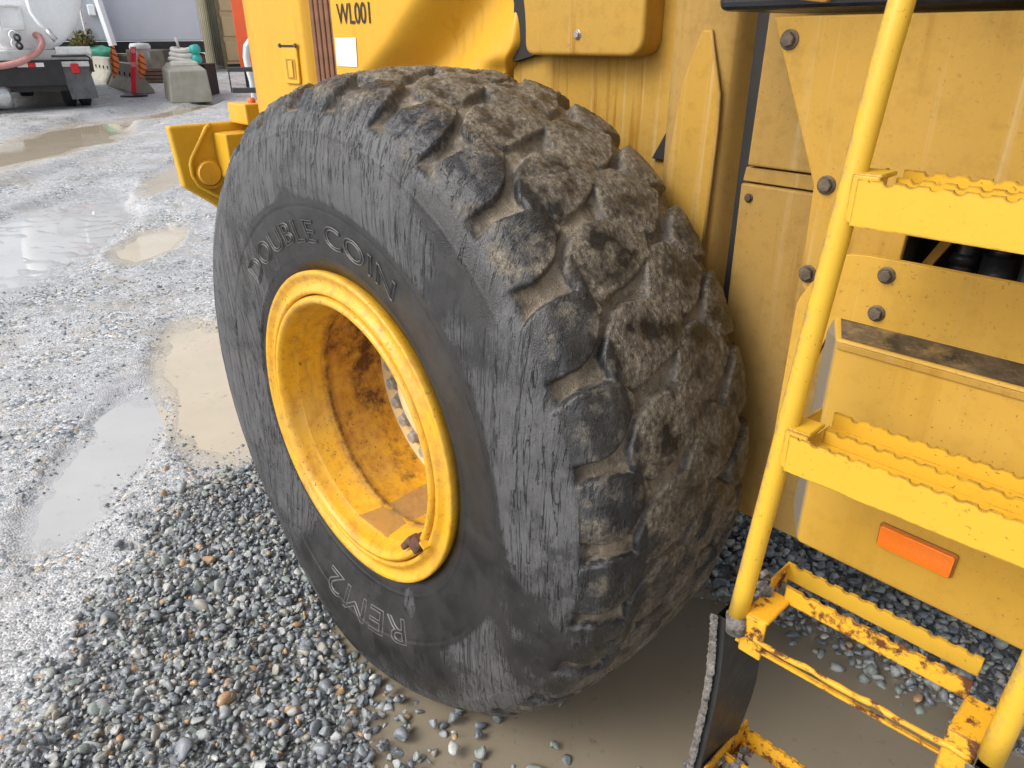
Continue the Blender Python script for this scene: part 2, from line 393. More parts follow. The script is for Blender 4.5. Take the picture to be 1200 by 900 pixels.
def build_water():
    mats = {'silt': water_mat('brown_silt_water', (.255, .215, .155), 0), 'tan': water_mat('tan_puddle_water', (.53, .455, .34), 0), 'grey': water_mat('grey_puddle_water', (.47, .47, .465), 0)}
    for p, L in zip(PUD, PLEV):
        th = np.linspace(0, 2*math.pi, 73)[:-1]; V = []; c, s = math.cos(p[4]), math.sin(p[4])
        for t_ in th:
            k = 1.34; u, v = k*p[2]*math.cos(t_), k*p[3]*math.sin(t_); V.append((p[0]+u*c-v*s, p[1]+u*s+v*c, L))
        o = raw('puddle', V, [tuple(range(72))], mats[p[7]])
        tag(o, kind='structure')
def stone_variants(k, sub):
    out = []
    for i in range(k):
        bm = bmesh.new(); bmesh.ops.create_icosphere(bm, subdivisions=sub, radius=1.0)
        V = np.array([v.co[:] for v in bm.verts]); Fc = np.array([[v.index for v in f.verts] for f in bm.faces]); bm.free()
        for _ in range(8 if sub > 1 else 5):
            n = rng.normal(size=3); n /= np.linalg.norm(n); d = rng.uniform(.30, .66)
            ex = np.maximum(V@n-d, 0); V = V-ex[:, None]*n
        V = V*1.22*np.array([1, rng.uniform(.65, .95), rng.uniform(.45, .8)]); V += rng.normal(size=V.shape)*.02
        out.append((V, Fc))
    return out
def build_gravel():
    hi, lo = stone_variants(22, 2), stone_variants(16, 1)
    t = NT('crushed_rock'); rnd = t.geo('Random Per Island')
    c = t.ramp(rnd, [(0, (.12, .135, .155)), (.12, (.19, .21, .235)), (.24, (.25, .27, .285)), (.36, (.15, .165, .175)), (.46, (.30, .32, .315)), (.56, (.215, .245, .23)),
                     (.66, (.36, .365, .36)), (.74, (.18, .195, .215)), (.83, (.31, .29, .25)), (.90, (.43, .425, .41)), (.955, (.40, .255, .14)), (.985, (.13, .14, .15))], 'CONSTANT')
    pos = t.geo('Position')
    c = t.mix(1.0, c, (1.28, 1.28, 1.26), 'MULTIPLY')
    sp = t.noise(260, 4, .7, pos); c = t.mix(t.ramp(sp, [(.35, .55), (.65, 0.0)]), c, t.mix(1.0, c, (.45, .45, .45), 'MULTIPLY'))
    c = t.mix(t.ramp(t.noise(420, 2, .5, pos), [(.62, 0.0), (.7, .6)]), c, (.55, .55, .53))
    mat = t.pbr(c, t.ramp(rnd, [(0, .28), (.5, .5), (1, .35)]), 0, t.bump(t.noise(300, 3, .6, pos), .35, .002))
    Vs, Fs, base = [], [], 0
    def place(P, size, var, sink, flat=.5):
        nonlocal base
        for k, (V, Fc) in enumerate(var):
            idx = np.arange(k, len(P), len(var))
            if not len(idx): continue
            n = len(idx); a = rng.uniform(0, 2*math.pi, n); tilt = rng.normal(size=(n, 2))*flat
            ca, sa = np.cos(a), np.sin(a); cx, sx = np.cos(tilt[:, 0]), np.sin(tilt[:, 0]); cy, sy = np.cos(tilt[:, 1]), np.sin(tilt[:, 1])
            Rz = np.zeros((n, 3, 3)); Rz[:, 0, 0] = ca; Rz[:, 0, 1] = -sa; Rz[:, 1, 0] = sa; Rz[:, 1, 1] = ca; Rz[:, 2, 2] = 1
            Rx = np.zeros((n, 3, 3)); Rx[:, 0, 0] = 1; Rx[:, 1, 1] = cx; Rx[:, 1, 2] = -sx; Rx[:, 2, 1] = sx; Rx[:, 2, 2] = cx
            Ry = np.zeros((n, 3, 3)); Ry[:, 1, 1] = 1; Ry[:, 0, 0] = cy; Ry[:, 0, 2] = sy; Ry[:, 2, 0] = -sy; Ry[:, 2, 2] = cy
            Q = np.einsum('nij,nj...->ni...', Rz@Rx@Ry, np.broadcast_to(V.T, (n, 3, len(V)))).transpose(0, 2, 1)*size[idx][:, None, None]
            Q = Q+P[idx][:, None, :]; Vs.append(Q.reshape(-1, 3))
            Fs.append((Fc[None]+(np.arange(n)*len(V))[:, None, None]+base).reshape(-1, 3)); base += n*len(V)
    def clear(x, y, z, m=.0):    # keep stones out of the tyre
        return ~((np.abs(y) < .30) & (np.hypot(x, z-.773) < .80-m))
    # deep pile
    def scatter(n, box, dens, lift, size, var, sink=0, flat=.5):
        x = rng.uniform(box[0], box[1], n); y = rng.uniform(box[2], box[3], n)
        k = rng.uniform(size=n) < dens(x, y); x, y = x[k], y[k]
        sz = size(len(x)); z = ground_h(x, y)+lift(len(x))*1.0
        k = clear(x, y, z); place(np.stack([x, y, z], -1)[k], sz[k], var, sink, flat)
    near = lambda x, y: gravel_mask(x, y)*(np.hypot(x-CAM[0], y-CAM[1]) > .3)
    scatter(15000, (-1.9, .7, -1.6, .45), near, lambda n: rng.uniform(-.010, .022, n), lambda n: np.clip(rng.lognormal(math.log(.0128), .33, n), .006, .027), hi)
    scatter(30000, (-1.9, .7, -1.6, .45), near, lambda n: rng.uniform(-.010, .018, n), lambda n: np.clip(rng.lognormal(math.log(.0088), .35, n), .004, .018), lo)
    scatter(15000, (.0, 2.2, .6, 2.6), near, lambda n: rng.uniform(-.012, .02, n), lambda n: np.clip(rng.lognormal(math.log(.0145), .3, n), .007, .03), lo)
    # loose stones half sunk in the silt, thinning with distance
    def sparse(x, y):
        r = np.hypot(x-CAM[0], y-CAM[1]); d = .26+.95*fbm(x*1.8, y*1.8, 4.4, 4)+.55*sst(.75, .0, np.abs(x+1.125*y+1.56)*.66)*(x < 0)
        for p in PUD[1:]: d = d-.9*sst(1.15, .8, pud_q(x, y, p)[0])
        d = d-.95*sst(1.02, .9, pud_q(x, y, PUD[0])[0])
        return np.clip(d, .012, 1)*(r < 6.2)
    scatter(42000, (-4.6, 1.0, -1.9, 1.5), sparse, lambda n: rng.uniform(-.007, .003, n), lambda n: np.clip(rng.lognormal(math.log(.0066), .42, n), .003, .02), lo, flat=.35)
    # heaps of drowned stones at the tyre's foot
    def foot(x, y):
        return np.clip(sst(.35, .0, np.abs(y+.36+.12*(x-.4)))*.5+.5*fbm(x*6, y*6, 7., 3), 0, 1)*(x < 1.25)
    scatter(4200, (.0, 1.25, -.85, .1), foot, lambda n: np.full(n, 0)+rng.uniform(.012, .05, n)*(rng.uniform(size=n) < .6), lambda n: np.clip(rng.lognormal(math.log(.012), .35, n), .006, .026), hi)
    o = raw('gravel', np.concatenate(Vs), np.concatenate(Fs), mat, None, False)
    tag(o, 'loose crushed grey rock heaped beside the big tyre and scattered over the yard', kind='stuff')
build_ground(); build_water(); build_gravel()

# ------------------------------------------------------------------ wheel loader
LD = empty('wheel_loader', (0, 0, 0))
tag(LD, 'yellow wheel loader filling the foreground, muddy rear tyre, rusty yellow rim and access ladder', 'wheel loader')
ZC, RO = .773, .81
def tyre_profile():
    half = [(.225, .372), (.252, .392), (.268, .420), (.279, .47), (.287, .53), (.290, .60), (.286, .655), (.276, .705), (.258, .748), (.232, .775), (.18, .794), (.09, .806), (0, .810)]
    pts = [(-y, r) for y, r in half]+[(y, r) for y, r in half[::-1][1:]]
    pts = np.array(pts); seg = np.r_[0, np.cumsum(np.hypot(*np.diff(pts, axis=0).T))]
    s = np.linspace(0, seg[-1], 1601); y = np.interp(s, seg, pts[:, 0]); r = np.interp(s, seg, pts[:, 1])
    k = np.exp(-np.linspace(-2.5, 2.5, 61)**2); k /= k.sum()
    yp = np.pad(y, 30, 'reflect', reflect_type='odd'); rp = np.pad(r, 30, 'reflect', reflect_type='odd')
    y = np.convolve(yp, k, 'valid'); r = np.convolve(rp, k, 'valid')
    r *= 1.0; s = np.r_[0, np.cumsum(np.hypot(np.diff(y), np.diff(r)))]; s -= np.interp(0, y, s)
    return s, y, r
P_S, P_Y, P_R = tyre_profile()
PITCH_A = 2*math.pi/30; ANG0 = math.radians(111.6)
def bulge(ang, r):
    d = np.angle(np.exp(1j*(ang+math.pi/2)))
    return .035*np.exp(-(d/.55)**2)*sst(.42, .6, r)*sst(.80, .70, r)
def build_tyre(wheel):
    so = [np.linspace(P_S[0], -.30, 105), np.linspace(-.30, .30, 235)[1:], np.linspace(.30, P_S[-1], 26)[1:]]
    s = np.concatenate(so); NT_ = 1330
    y = np.interp(s, P_S, P_Y); r = np.interp(s, P_S, P_R)
    dy = np.gradient(y, s); dr = np.gradient(r, s); ln = np.hypot(dy, dr); ny, nr = -dr/ln, dy/ln   # outward normal
    sg = np.where(r*nr+0*ny > 0, 1, 1); ny, nr = ny*sg, nr*sg
    th = np.linspace(0, 2*math.pi, NT_, endpoint=False)
    TH, SS = np.meshgrid(th, s, indexing='ij')
    n = (ANG0-TH)/PITCH_A; L = PITCH_A*RO
    X0 = np.cos(TH)*r; Z0 = np.sin(TH)*r; Y0 = np.broadcast_to(y, TH.shape)
    wob = fbm(X0*9, Y0*9, Z0*9, 3)
    hsh = np.random.default_rng(5).uniform(-1, 1, (8, 64, 5))
    def blk(row, poly):
        # worn lug as a rounded convex outline in (across, along); poly = (across in m, along in pitches)
        P = np.array(poly); c0 = P.mean(0); q = n-c0[1]+.04*wob; k = np.round(q); J = hsh[row][k.astype(int) % 30]
        t = (q-k)*L+J[..., 0]*.004; u = SS-c0[0]+J[..., 1]*.004+.005*wob
        co_, si_ = 1.0, .09*J[..., 4]; u, t = u-si_*t, t+si_*u
        V = (P-c0)*np.array([1, L]); ang_ = np.arctan2(V[:, 1], V[:, 0]); V = V[np.argsort(ang_)]; acc = 0; k_ = .0028
        for i in range(len(V)):
            e = V[(i+1) % len(V)]-V[i]; nn = np.array([e[1], -e[0]])/np.hypot(*e)
            acc = acc+np.exp(np.clip((nn[0]*(u-V[i, 0])+nn[1]*(t-V[i, 1])-.003*J[..., (i % 4)])/k_, -60, 40))
        return k_*np.log(acc)-.0088
    A_ = [(-.302, 5.33), (-.243, 5.185), (-.155, 5.215), (-.133, 5.455), (-.173, 5.74), (-.223, 5.90), (-.302, 5.88)]
    B_ = [(-.125, 4.66), (-.082, 4.51), (-.004, 4.535), (.050, 4.74), (.036, 4.98), (-.02, 5.15), (-.117, 5.34), (-.156, 5.19), (-.160, 4.95)]
    C_ = [(.022, 5.04), (.09, 4.95), (.152, 5.18), (.170, 5.40), (.120, 5.70), (.071, 5.81), (.008, 5.62), (-.018, 5.46)]
    D_ = [(-x, 10.40-y) for x, y in A_]
    d = np.minimum(np.minimum(blk(0, A_), blk(1, B_)), np.minimum(blk(2, C_), blk(3, D_)))
    edge = fbm(X0*28, Y0*28, Z0*28, 3); h = sst(.0030, -.0052, d+.0020*edge)
    hb_ = h
    h = 1-(1-h)*(1-sst(.240, .296, np.abs(SS)+.010*wob+.004*edge))
    dome = h*np.clip(-d/.034, 0, 1)
    dep = .030+.004*wob; dep = dep*1.0
    fill = .013*sst(.29, .10, np.abs(SS))*(.9+1.2*fbm(X0*11, Y0*11, Z0*11, 3))          # packed mud in the middle grooves
    inward = (1-h)*(dep-np.clip(fill, 0, .026))
    # worn, cut tops
    tread = sst(.29, .25, np.abs(SS))
    ga = np.degrees(np.angle(np.exp(1j*TH)))
    crust = sst(48, 85, ga)*sst(150, 110, ga)*tread
    grit = fbm(X0*75, Y0*75, Z0*75, 3); lump = fbm(X0*16, Y0*16, Z0*16, 4)
    out = tread*(.0009*lump+.0011*grit)+tread*.0022*(dome-1)*h
    out += crust*h*(np.clip(.55+lump*1.3, 0, 1.5)*.006+.0035*grit)
    midm = sst(.235, .185, np.abs(SS-.045))*tread
    out += midm*(1-crust)*(.0016*np.clip(lump+.3, 0, 1)+.0014*grit)
    out += (1-h)*tread*(.002*fbm(X0*30, Y0*30, Z0*30, 3))
    # sidewall rings, steps and scuff gouges
    outer = (SS < 0)
    rr = np.broadcast_to(r, TH.shape)
    sw = outer*sst(.27, .29, np.abs(SS))
    out += sw*(.0016*sst(.5455, .5475, rr)-.002*np.exp(-((rr-.5465)/.0016)**2))
    out += sw*.0014*np.exp(-((rr-.700)/.0018)**2)+sw*.002*np.exp(-((rr-.437)/.0016)**2)
    xz = fbm(X0*150+Z0*12, Z0*13-X0*.6, Y0*2, 4)               # near-vertical chafe marks
    big = fbm(X0*3.2, Z0*2.2, 4.1, 4)
    gw = ga+22*big; A1 = sst(138, 118, gw)*sst(-85, -65, gw); A2 = sst(-132, -112, gw)*sst(-46, -64, gw)
    shl = sst(-.14, -.17, SS)*sst(-.30, -.27, SS)*h
    clean = np.maximum(A1*sst(.575, .555, rr+.03*big*sst(60, 0, ga)), A2*sst(.72, .64, rr+.08*big))
    clean = np.maximum(clean, .8*sst(.44, .425, rr))
    hole = sst(40, 52, ga)*sst(92, 84, ga)*sst(.70, .685, rr)*sst(.05, -.15, big+.1)
    clean = np.maximum(clean, hole)
    patch = sst(.034, .020, np.hypot((rr-.452)*.8, (TH-math.radians(297.5))*.45)+.012*xz)
    scuff = np.maximum(sw*np.clip(np.maximum(1-clean, patch), 0, 1)*sst(-.30, .25, big+.5*fbm(X0*8, Z0*8, 2.7, 3)+.24), shl*(.45+.5*lump))
    out += 0
    out += sw*.0008*fbm(X0*22, Z0*22, Y0*22, 3)
    disp = out-inward
    disp = disp+.006*sst(.10, .20, SS)*sst(.34, .26, SS)
    Y = Y0*(1+.03*sst(0, .2, Y0))+ny*disp; Rr = rr+nr*disp
    blg = bulge(TH, rr); Y = Y+np.sign(Y0)*blg
    X = np.cos(TH)*Rr; Z = ZC+np.sin(TH)*Rr
    flat = Z < -.012; Z = np.where(flat, -.012-.15*(-.012-Z), Z)
    groove = (1-hb_)*sst(.314, .290, np.abs(SS)+.008*wob)
    mud = np.clip(np.maximum(groove*.98, np.maximum(midm*(.56+.55*lump+.2*(1-dome)), crust*(.40+.75*lump))), 0, 1)
    shoulder_clean = sst(-.13, -.16, SS)*h
    mud = np.maximum(mud*(1-.75*shoulder_clean*(1-crust)), shoulder_clean*sst(-.31, -.27, SS)*(.34+.55*lump))
    mud = np.maximum(mud, tread*sst(12, -10, ga)*sst(-100, -80, ga)*(.30+.3*lump))
    wet = sst(.16, .03, Z)
    nT, nS = TH.shape; I = np.arange(nT*nS).reshape(nT, nS); Jx = np.roll(I, -1, 0)
    Fc = np.stack([I[:, :-1], Jx[:, :-1], Jx[:, 1:], I[:, 1:]], -1).reshape(-1, 4)
    t = NT('muddy_scuffed_tyre_rubber')
    rub = t.mix(t.ramp(t.noise(7, 5, .6), [(.35, 0.0), (.65, 1.0)]), (.014, .014, .0145), (.031, .030, .029))
    rub = t.mix(t.mul(t.attr('scuff'), .8), rub, (.040, .040, .042))
    v = t.scale((400, 120, 26)); sn = t.add(t.mul(t.noise(1.0, 6, .7, v, .5), .72), t.mul(t.noise(170, 5, .75), .28))
    v2 = t.scale((70, 24, 4.5), (3, 1, 7)); sn2 = t.noise(1.0, 5, .62, v2, .9)
    sc = t.attr('scuff')
    f = t.ramp(t.add(sn, t.add(t.mul(sc, .22), t.add(t.mul(t.noise(5.5, 4), .5), -.42))), [(.41, 0.0), (.56, 1.0)])
    f = t.mul(f, t.ramp(sc, [(.12, 0.0), (.5, 1.0)]))
    grey = t.mix(t.noise(26, 4), (.062, .062, .065), (.125, .124, .126))
    c = t.mix(f, rub, grey)
    fl = t.mul(t.ramp(t.noise(1.0, 5, .7, t.scale((520, 160, 34), (5, 2, 1)), .4), [(.58, 0.0), (.70, .5)]), t.ramp(sc, [(.2, 0.0), (.6, 1.0)])); c = t.mix(fl, c, (.25, .248, .245))
    crack = t.mul(t.ramp(t.math('ABSOLUTE', t.add(sn2, -.56)), [(.004, .75), (.017, 0.0)]), t.ramp(sc, [(.2, 0.0), (.6, 1.0)]))
    c = t.mix(crack, c, (.012, .012, .012))
    md = t.attr('mud'); nm = t.noise(48, 6, .72); nl = t.noise(6, 4, .6)
    mf = t.ramp(t.add(t.mul(md, .95), t.add(t.mul(nm, .5), t.add(t.mul(nl, .5), -.5))), [(.36, 0.0), (.62, .94)])
    mc = t.mix(t.ramp(t.noise(110, 5, .7), [(.36, 0.0), (.64, 1.0)]), (.062, .053, .041), (.32, .268, .195))
    gv = t.attr('groove'); mc = t.mix(t.mul(t.ramp(t.noise(9, 4), [(.36, .15), (.56, .9)]), gv), mc, (.34, .275, .195))
    c = t.mix(mf, c, mc)
    gr = t.mul(t.ramp(t.vor(230), [(.05, 1.0), (.34, 0.0)]), t.ramp(t.noise(35, 3), [(.38, .1), (.54, .9)]))
    c = t.mix(t.mul(gr, mf), c, t.mix(t.ramp(t.noise(330, 1), [(.42, 0.0), (.58, 1.0)]), (.025, .024, .022), (.46, .39, .28)))
    wl = t.mul(t.attr('wall'), t.ramp(t.noise(14, 4), [(.40, .15), (.56, .9)])); c = t.mix(t.mul(wl, .8), c, (.055, .056, .062))
    chalk = t.mul(t.mul(t.attr('wall'), gv), t.mul(t.ramp(t.noise(60, 4, .7), [(.5, 0.0), (.58, .9)]), t.ramp(t.noise(4.2, 3), [(.54, 0.0), (.62, 1.0)]))); c = t.mix(chalk, c, (.52, .49, .43))
    dust = t.ramp(t.noise(3.3, 5, .62), [(.5, 0.0), (.75, .13)])
    c = t.mix(dust, c, (.16, .14, .11))
    wk = t.mul(t.ramp(t.noise(17, 5, .65), [(.47, 0.0), (.58, 1.0)]), t.ramp(t.noise(4.5, 3), [(.4, .25), (.6, 1.0)]))
    c = t.mix(t.mul(wk, .8), c, t.mix(1.0, c, (.42, .41, .42), 'MULTIPLY'))
    wt = t.attr('wet'); c = t.mix(t.mul(wt, .6), c, t.mix(1.0, c, (.35, .33, .3), 'MULTIPLY'))
    ro = t.mix(mf, t.mix(f, .25, .46), .60); ro = t.mix(wk, ro, .20); ro = t.mix(t.mul(wl, .8), ro, .22); ro = t.mix(wt, ro, .22)
    hb = t.add(t.mul(t.mul(sn, sc), -.35), t.add(t.mul(crack, -1.2), t.add(t.add(t.mul(t.noise(300, 3, .7), t.add(t.mul(mf, .5), .25)), t.mul(t.mul(gr, mf), .5)), t.mul(t.noise(420, 2), .25))))
    mat = t.pbr(c, ro, 0, t.bump(hb, 1.0, .004), spec=.5)
    wall = np.clip(4*h*(1-h), 0, 1)*tread
    at = dict(wall=wall.ravel(), mud=mud.ravel(), scuff=scuff.ravel(), groove=groove.ravel(), wet=wet.ravel())
    return raw('tyre', np.stack([X, Y, Z], -1).reshape(-1, 3), Fc, mat, wheel, True, attrs=at)
def wall_point(ang, r, lift):
    i = np.argsort(P_R[P_S < -.2]); ys = np.interp(r, P_R[P_S < -.2][i], P_Y[P_S < -.2][i])
    ys = ys-bulge(ang, r)-lift
    return np.stack([r*np.cos(ang), ys, ZC+r*np.sin(ang)], -1)
def build_lettering(wheel, body, a0, a1, r0, r1, mat):
    V, Fc = text_mesh(body, outline=.021)
    x0, x1 = V[:, 0].min(), V[:, 0].max(); y0, y1 = V[:, 1].min(), V[:, 1].max()
    lab = np.arange(len(V)); F4 = [f for f in Fc]
    while True:                                    # connected pieces, then pieces that overlap across make one letter
        old = lab.copy()
        for f in F4:
            m_ = min(lab[i] for i in f)
            for i in f: lab[i] = m_
        if (old == lab).all(): break
    iv = sorted((V[lab == k, 0].min(), V[lab == k, 0].max(), k) for k in np.unique(lab)); groups = []
    for lo, hi, k in iv:
        if groups and lo < groups[-1][1]-.05: groups[-1][1] = max(hi, groups[-1][1]); groups[-1][2].append(k)
        else: groups.append([lo, hi, [k]])
    a = np.radians(a0)+(np.radians(a1)-np.radians(a0))*(V[:, 0]-x0)/(x1-x0); r = r0+(r1-r0)*(V[:, 1]-y0)/(y1-y0)
    P = wall_point(a, r, .0008+V[:, 2]*.085)
    for lo, hi, ks in groups:
        sel = np.isin(lab, ks); idx = np.cumsum(sel)-1
        raw('raised_letter', P[sel], [tuple(int(idx[i]) for i in f) for f in F4 if sel[f[0]]], mat, wheel)
def build_wheel():
    wh = empty('wheel', (0, 0, 0), LD)
    build_tyre(wh)
    ml = plain('raised_rubber_lettering', (.10, .098, .095), .42, 0, .4, 40, .3, 120)
    build_lettering(wh, 'DOUBLE COIN', 140, 58.5, .463, .517, ml)
    build_lettering(wh, 'REM2', -66, -106, .495, .562, ml)
    # rim paint: yellow with heavy brown rust in the barrel
    t = NT('rusty_yellow_rim_paint')
    xyz = t.sep()
    n = t.noise(13, 9, .74); n2 = t.noise(3.4, 5, .62)
    deep = t.ramp(xyz[1], [(0, 0.0), (1, 1.0)])
    dp = t.math('SMOOTH_MIN', t.math('MAXIMUM', t.mul(t.add(xyz[1], .19), 5.5), 0.0), 1.0, .1)
    ring = t.ramp(t.math('ABSOLUTE', t.add(xyz[1], t.add(t.mul(t.noise(26, 4), .016), .141))), [(.003, .9), (.009, .55), (.022, 0.0)])
    ring = t.mul(ring, t.ramp(t.noise(38, 5, .7), [(.36, .25), (.58, 1.0)]))
    upper = t.ramp(t.mul(t.add(xyz[2], -.55), 2.2), [(0, 0.0), (.75, 1.0)])
    amt = t.add(t.mul(t.mul(dp, upper), .16), t.mul(t.mul(dp, n2), .12))
    rf = t.ramp(t.add(n, amt), [(.60, 0.0), (.74, .95)])
    rf = t.math('MAXIMUM', rf, ring)
    sp = t.ramp(t.noise(95, 3, .6), [(.63, 0.0), (.70, .9)]); rf = t.math('MAXIMUM', rf, t.mul(sp, t.ramp(n2, [(.36, .2), (.6, 1.0)])))
    em = t.mul(t.ramp(edge_mask(t, .006), [(.02, 0.0), (.12, 1.0)]), t.ramp(t.noise(30, 5, .72), [(.46, 0.0), (.6, .8)])); rf = t.math('MAXIMUM', rf, em)
    base = t.mix(t.ramp(n2, [(.35, 0.0), (.7, .5)]), (.76, .40, .012), (.66, .335, .014))
    film = t.ramp(t.noise(5.5, 4), [(.42, 0.0), (.66, .4)]); base = t.mix(t.mul(film, .95), base, (.50, .36, .13))
    stain = t.ramp(t.add(t.noise(21, 6, .7), t.mul(amt, 1.0)), [(.50, 0.0), (.76, .8)])
    base = t.mix(stain, base, (.42, .16, .02))
    rc = t.mix(t.noise(55, 5, .7), (.055, .022, .010), (.17, .065, .02))
    st_ = t.mul(t.ramp(t.noise(1.0, 5, .65, t.scale((40, 40, 5))), [(.50, 0.0), (.66, .6)]), t.ramp(n2, [(.38, .2), (.6, 1.0)])); base = t.mix(st_, base, (.36, .17, .03))
    c = t.mix(rf, base, rc)
    M_rim = t.pbr(c, t.mix(rf, .46, .85), 0, t.bump(t.add(t.mul(t.noise(60, 4), .3), t.mul(rf, -.5)), .3, .004), coat=.1)
    C = (0, 0, ZC)
    fl = MB().lathe([(-.215, .385), (-.246, .391), (-.262, .3985), (-.275, .3995), (-.279, .396), (-.276, .388), (-.2695, .380), (-.267, .372), (-.270, .364), (-.277, .358), (-.2805, .352), (-.278, .346), (-.268, .3435), (-.250, .343)], C, 180).build('rim_flange', M_rim, wh, True)
    lk = MB().lathe([(-.248, .343), (-.262, .3415), (-.276, .340), (-.283, .336), (-.285, .330), (-.282, .324), (-.274, .3185), (-.262, .3155), (-.24, .3135), (-.232, .309)], C, 180).build('lock_ring', M_rim, wh, True)
    pr = [(-.236, .311), (-.225, .3075), (-.163, .3055), (-.158, .3025), (-.152, .3010), (-.146, .3025), (-.141, .3055), (-.02, .3065), (.022, .3075), (.034, .306)]
    MB().lathe(pr, C, 180).build('rim_barrel', M_rim, wh, True)
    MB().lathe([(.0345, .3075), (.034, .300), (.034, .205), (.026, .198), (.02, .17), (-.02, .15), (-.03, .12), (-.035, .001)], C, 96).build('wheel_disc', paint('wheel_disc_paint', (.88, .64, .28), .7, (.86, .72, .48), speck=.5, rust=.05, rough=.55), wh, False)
    b0 = None
    for k in range(26):
        a = math.radians(-141.4+k*360/26)
        if b0 is None:
            b0 = MB().hexbolt((0, 0, 0), .0185, .026, (0, -1, 0), 1.32, .3).build('wheel_bolt', M_boltgrey, wh); o = b0
        else: o = copy_part(b0, wh)
        o.location = (.2385*math.cos(a), .034, ZC+.2385*math.sin(a)); o.rotation_euler = (0, a*3.1, 0)
    # standing rain water in the bottom of the barrel
    zl = ZC-.3007; yy = [-.238, .0335]; wx = [math.sqrt(max(0, q*q-.3007**2)) for q in (.3075, .3075)]
    t = NT('shallow_rim_water')
    g = t.n('ShaderNodeBsdfPrincipled'); g.inputs['Base Color'].default_value = (.80, .62, .30, 1); g.inputs['Roughness'].default_value = .03; g.inputs['Transmission Weight'].default_value = .78; g.inputs['IOR'].default_value = 1.33
    t.t.links.new(g.outputs[0], t.out.inputs[0])
    raw('rim_water', [(-wx[0]*1.08, yy[0], zl), (wx[0]*1.08, yy[0], zl), (wx[1]*1.08, yy[1], zl), (-wx[1]*1.08, yy[1], zl)], [(0, 1, 2, 3)], t.m, wh)
    # bent rusty lock-ring driver wedged across the ring gap
    a = math.radians(-32); u = np.array([math.cos(a), 0, math.sin(a)]); v = np.array([-math.sin(a), 0, math.cos(a)]); yv = np.array([0, 1.0, 0]); R = np.stack([v, yv, u], 1)
    c0 = np.array([0, 0, ZC])
    MB().box((-.030, -.295, .312), (.016, -.268, .343), R, c0).build('lock_ring_driver', M_rust, wh, bevel=.004)
    a2 = math.radians(-39); u = np.array([math.cos(a2), 0, math.sin(a2)]); v = np.array([-math.sin(a2), 0, math.cos(a2)]); R2 = np.stack([v, yv, u], 1)
    MB().box((-.034, -.293, .299), (.022, -.262, .3155), R2, c0).build('lock_ring_end', M_rust, wh, bevel=.005)
    MB().box((.017, -.294, .334), (.026, -.272, .356), R, c0).build('lock_ring_tab', M_bright, wh, bevel=.002)
    # axle hub behind the disc, so that the wheel is carried by the machine
    MB().lathe([(.02, .2), (.2, .2), (.24, .17), (.5, .15), (.9, .15)], C, 40).build('axle_hub', M_dark, wh, True)
build_wheel()

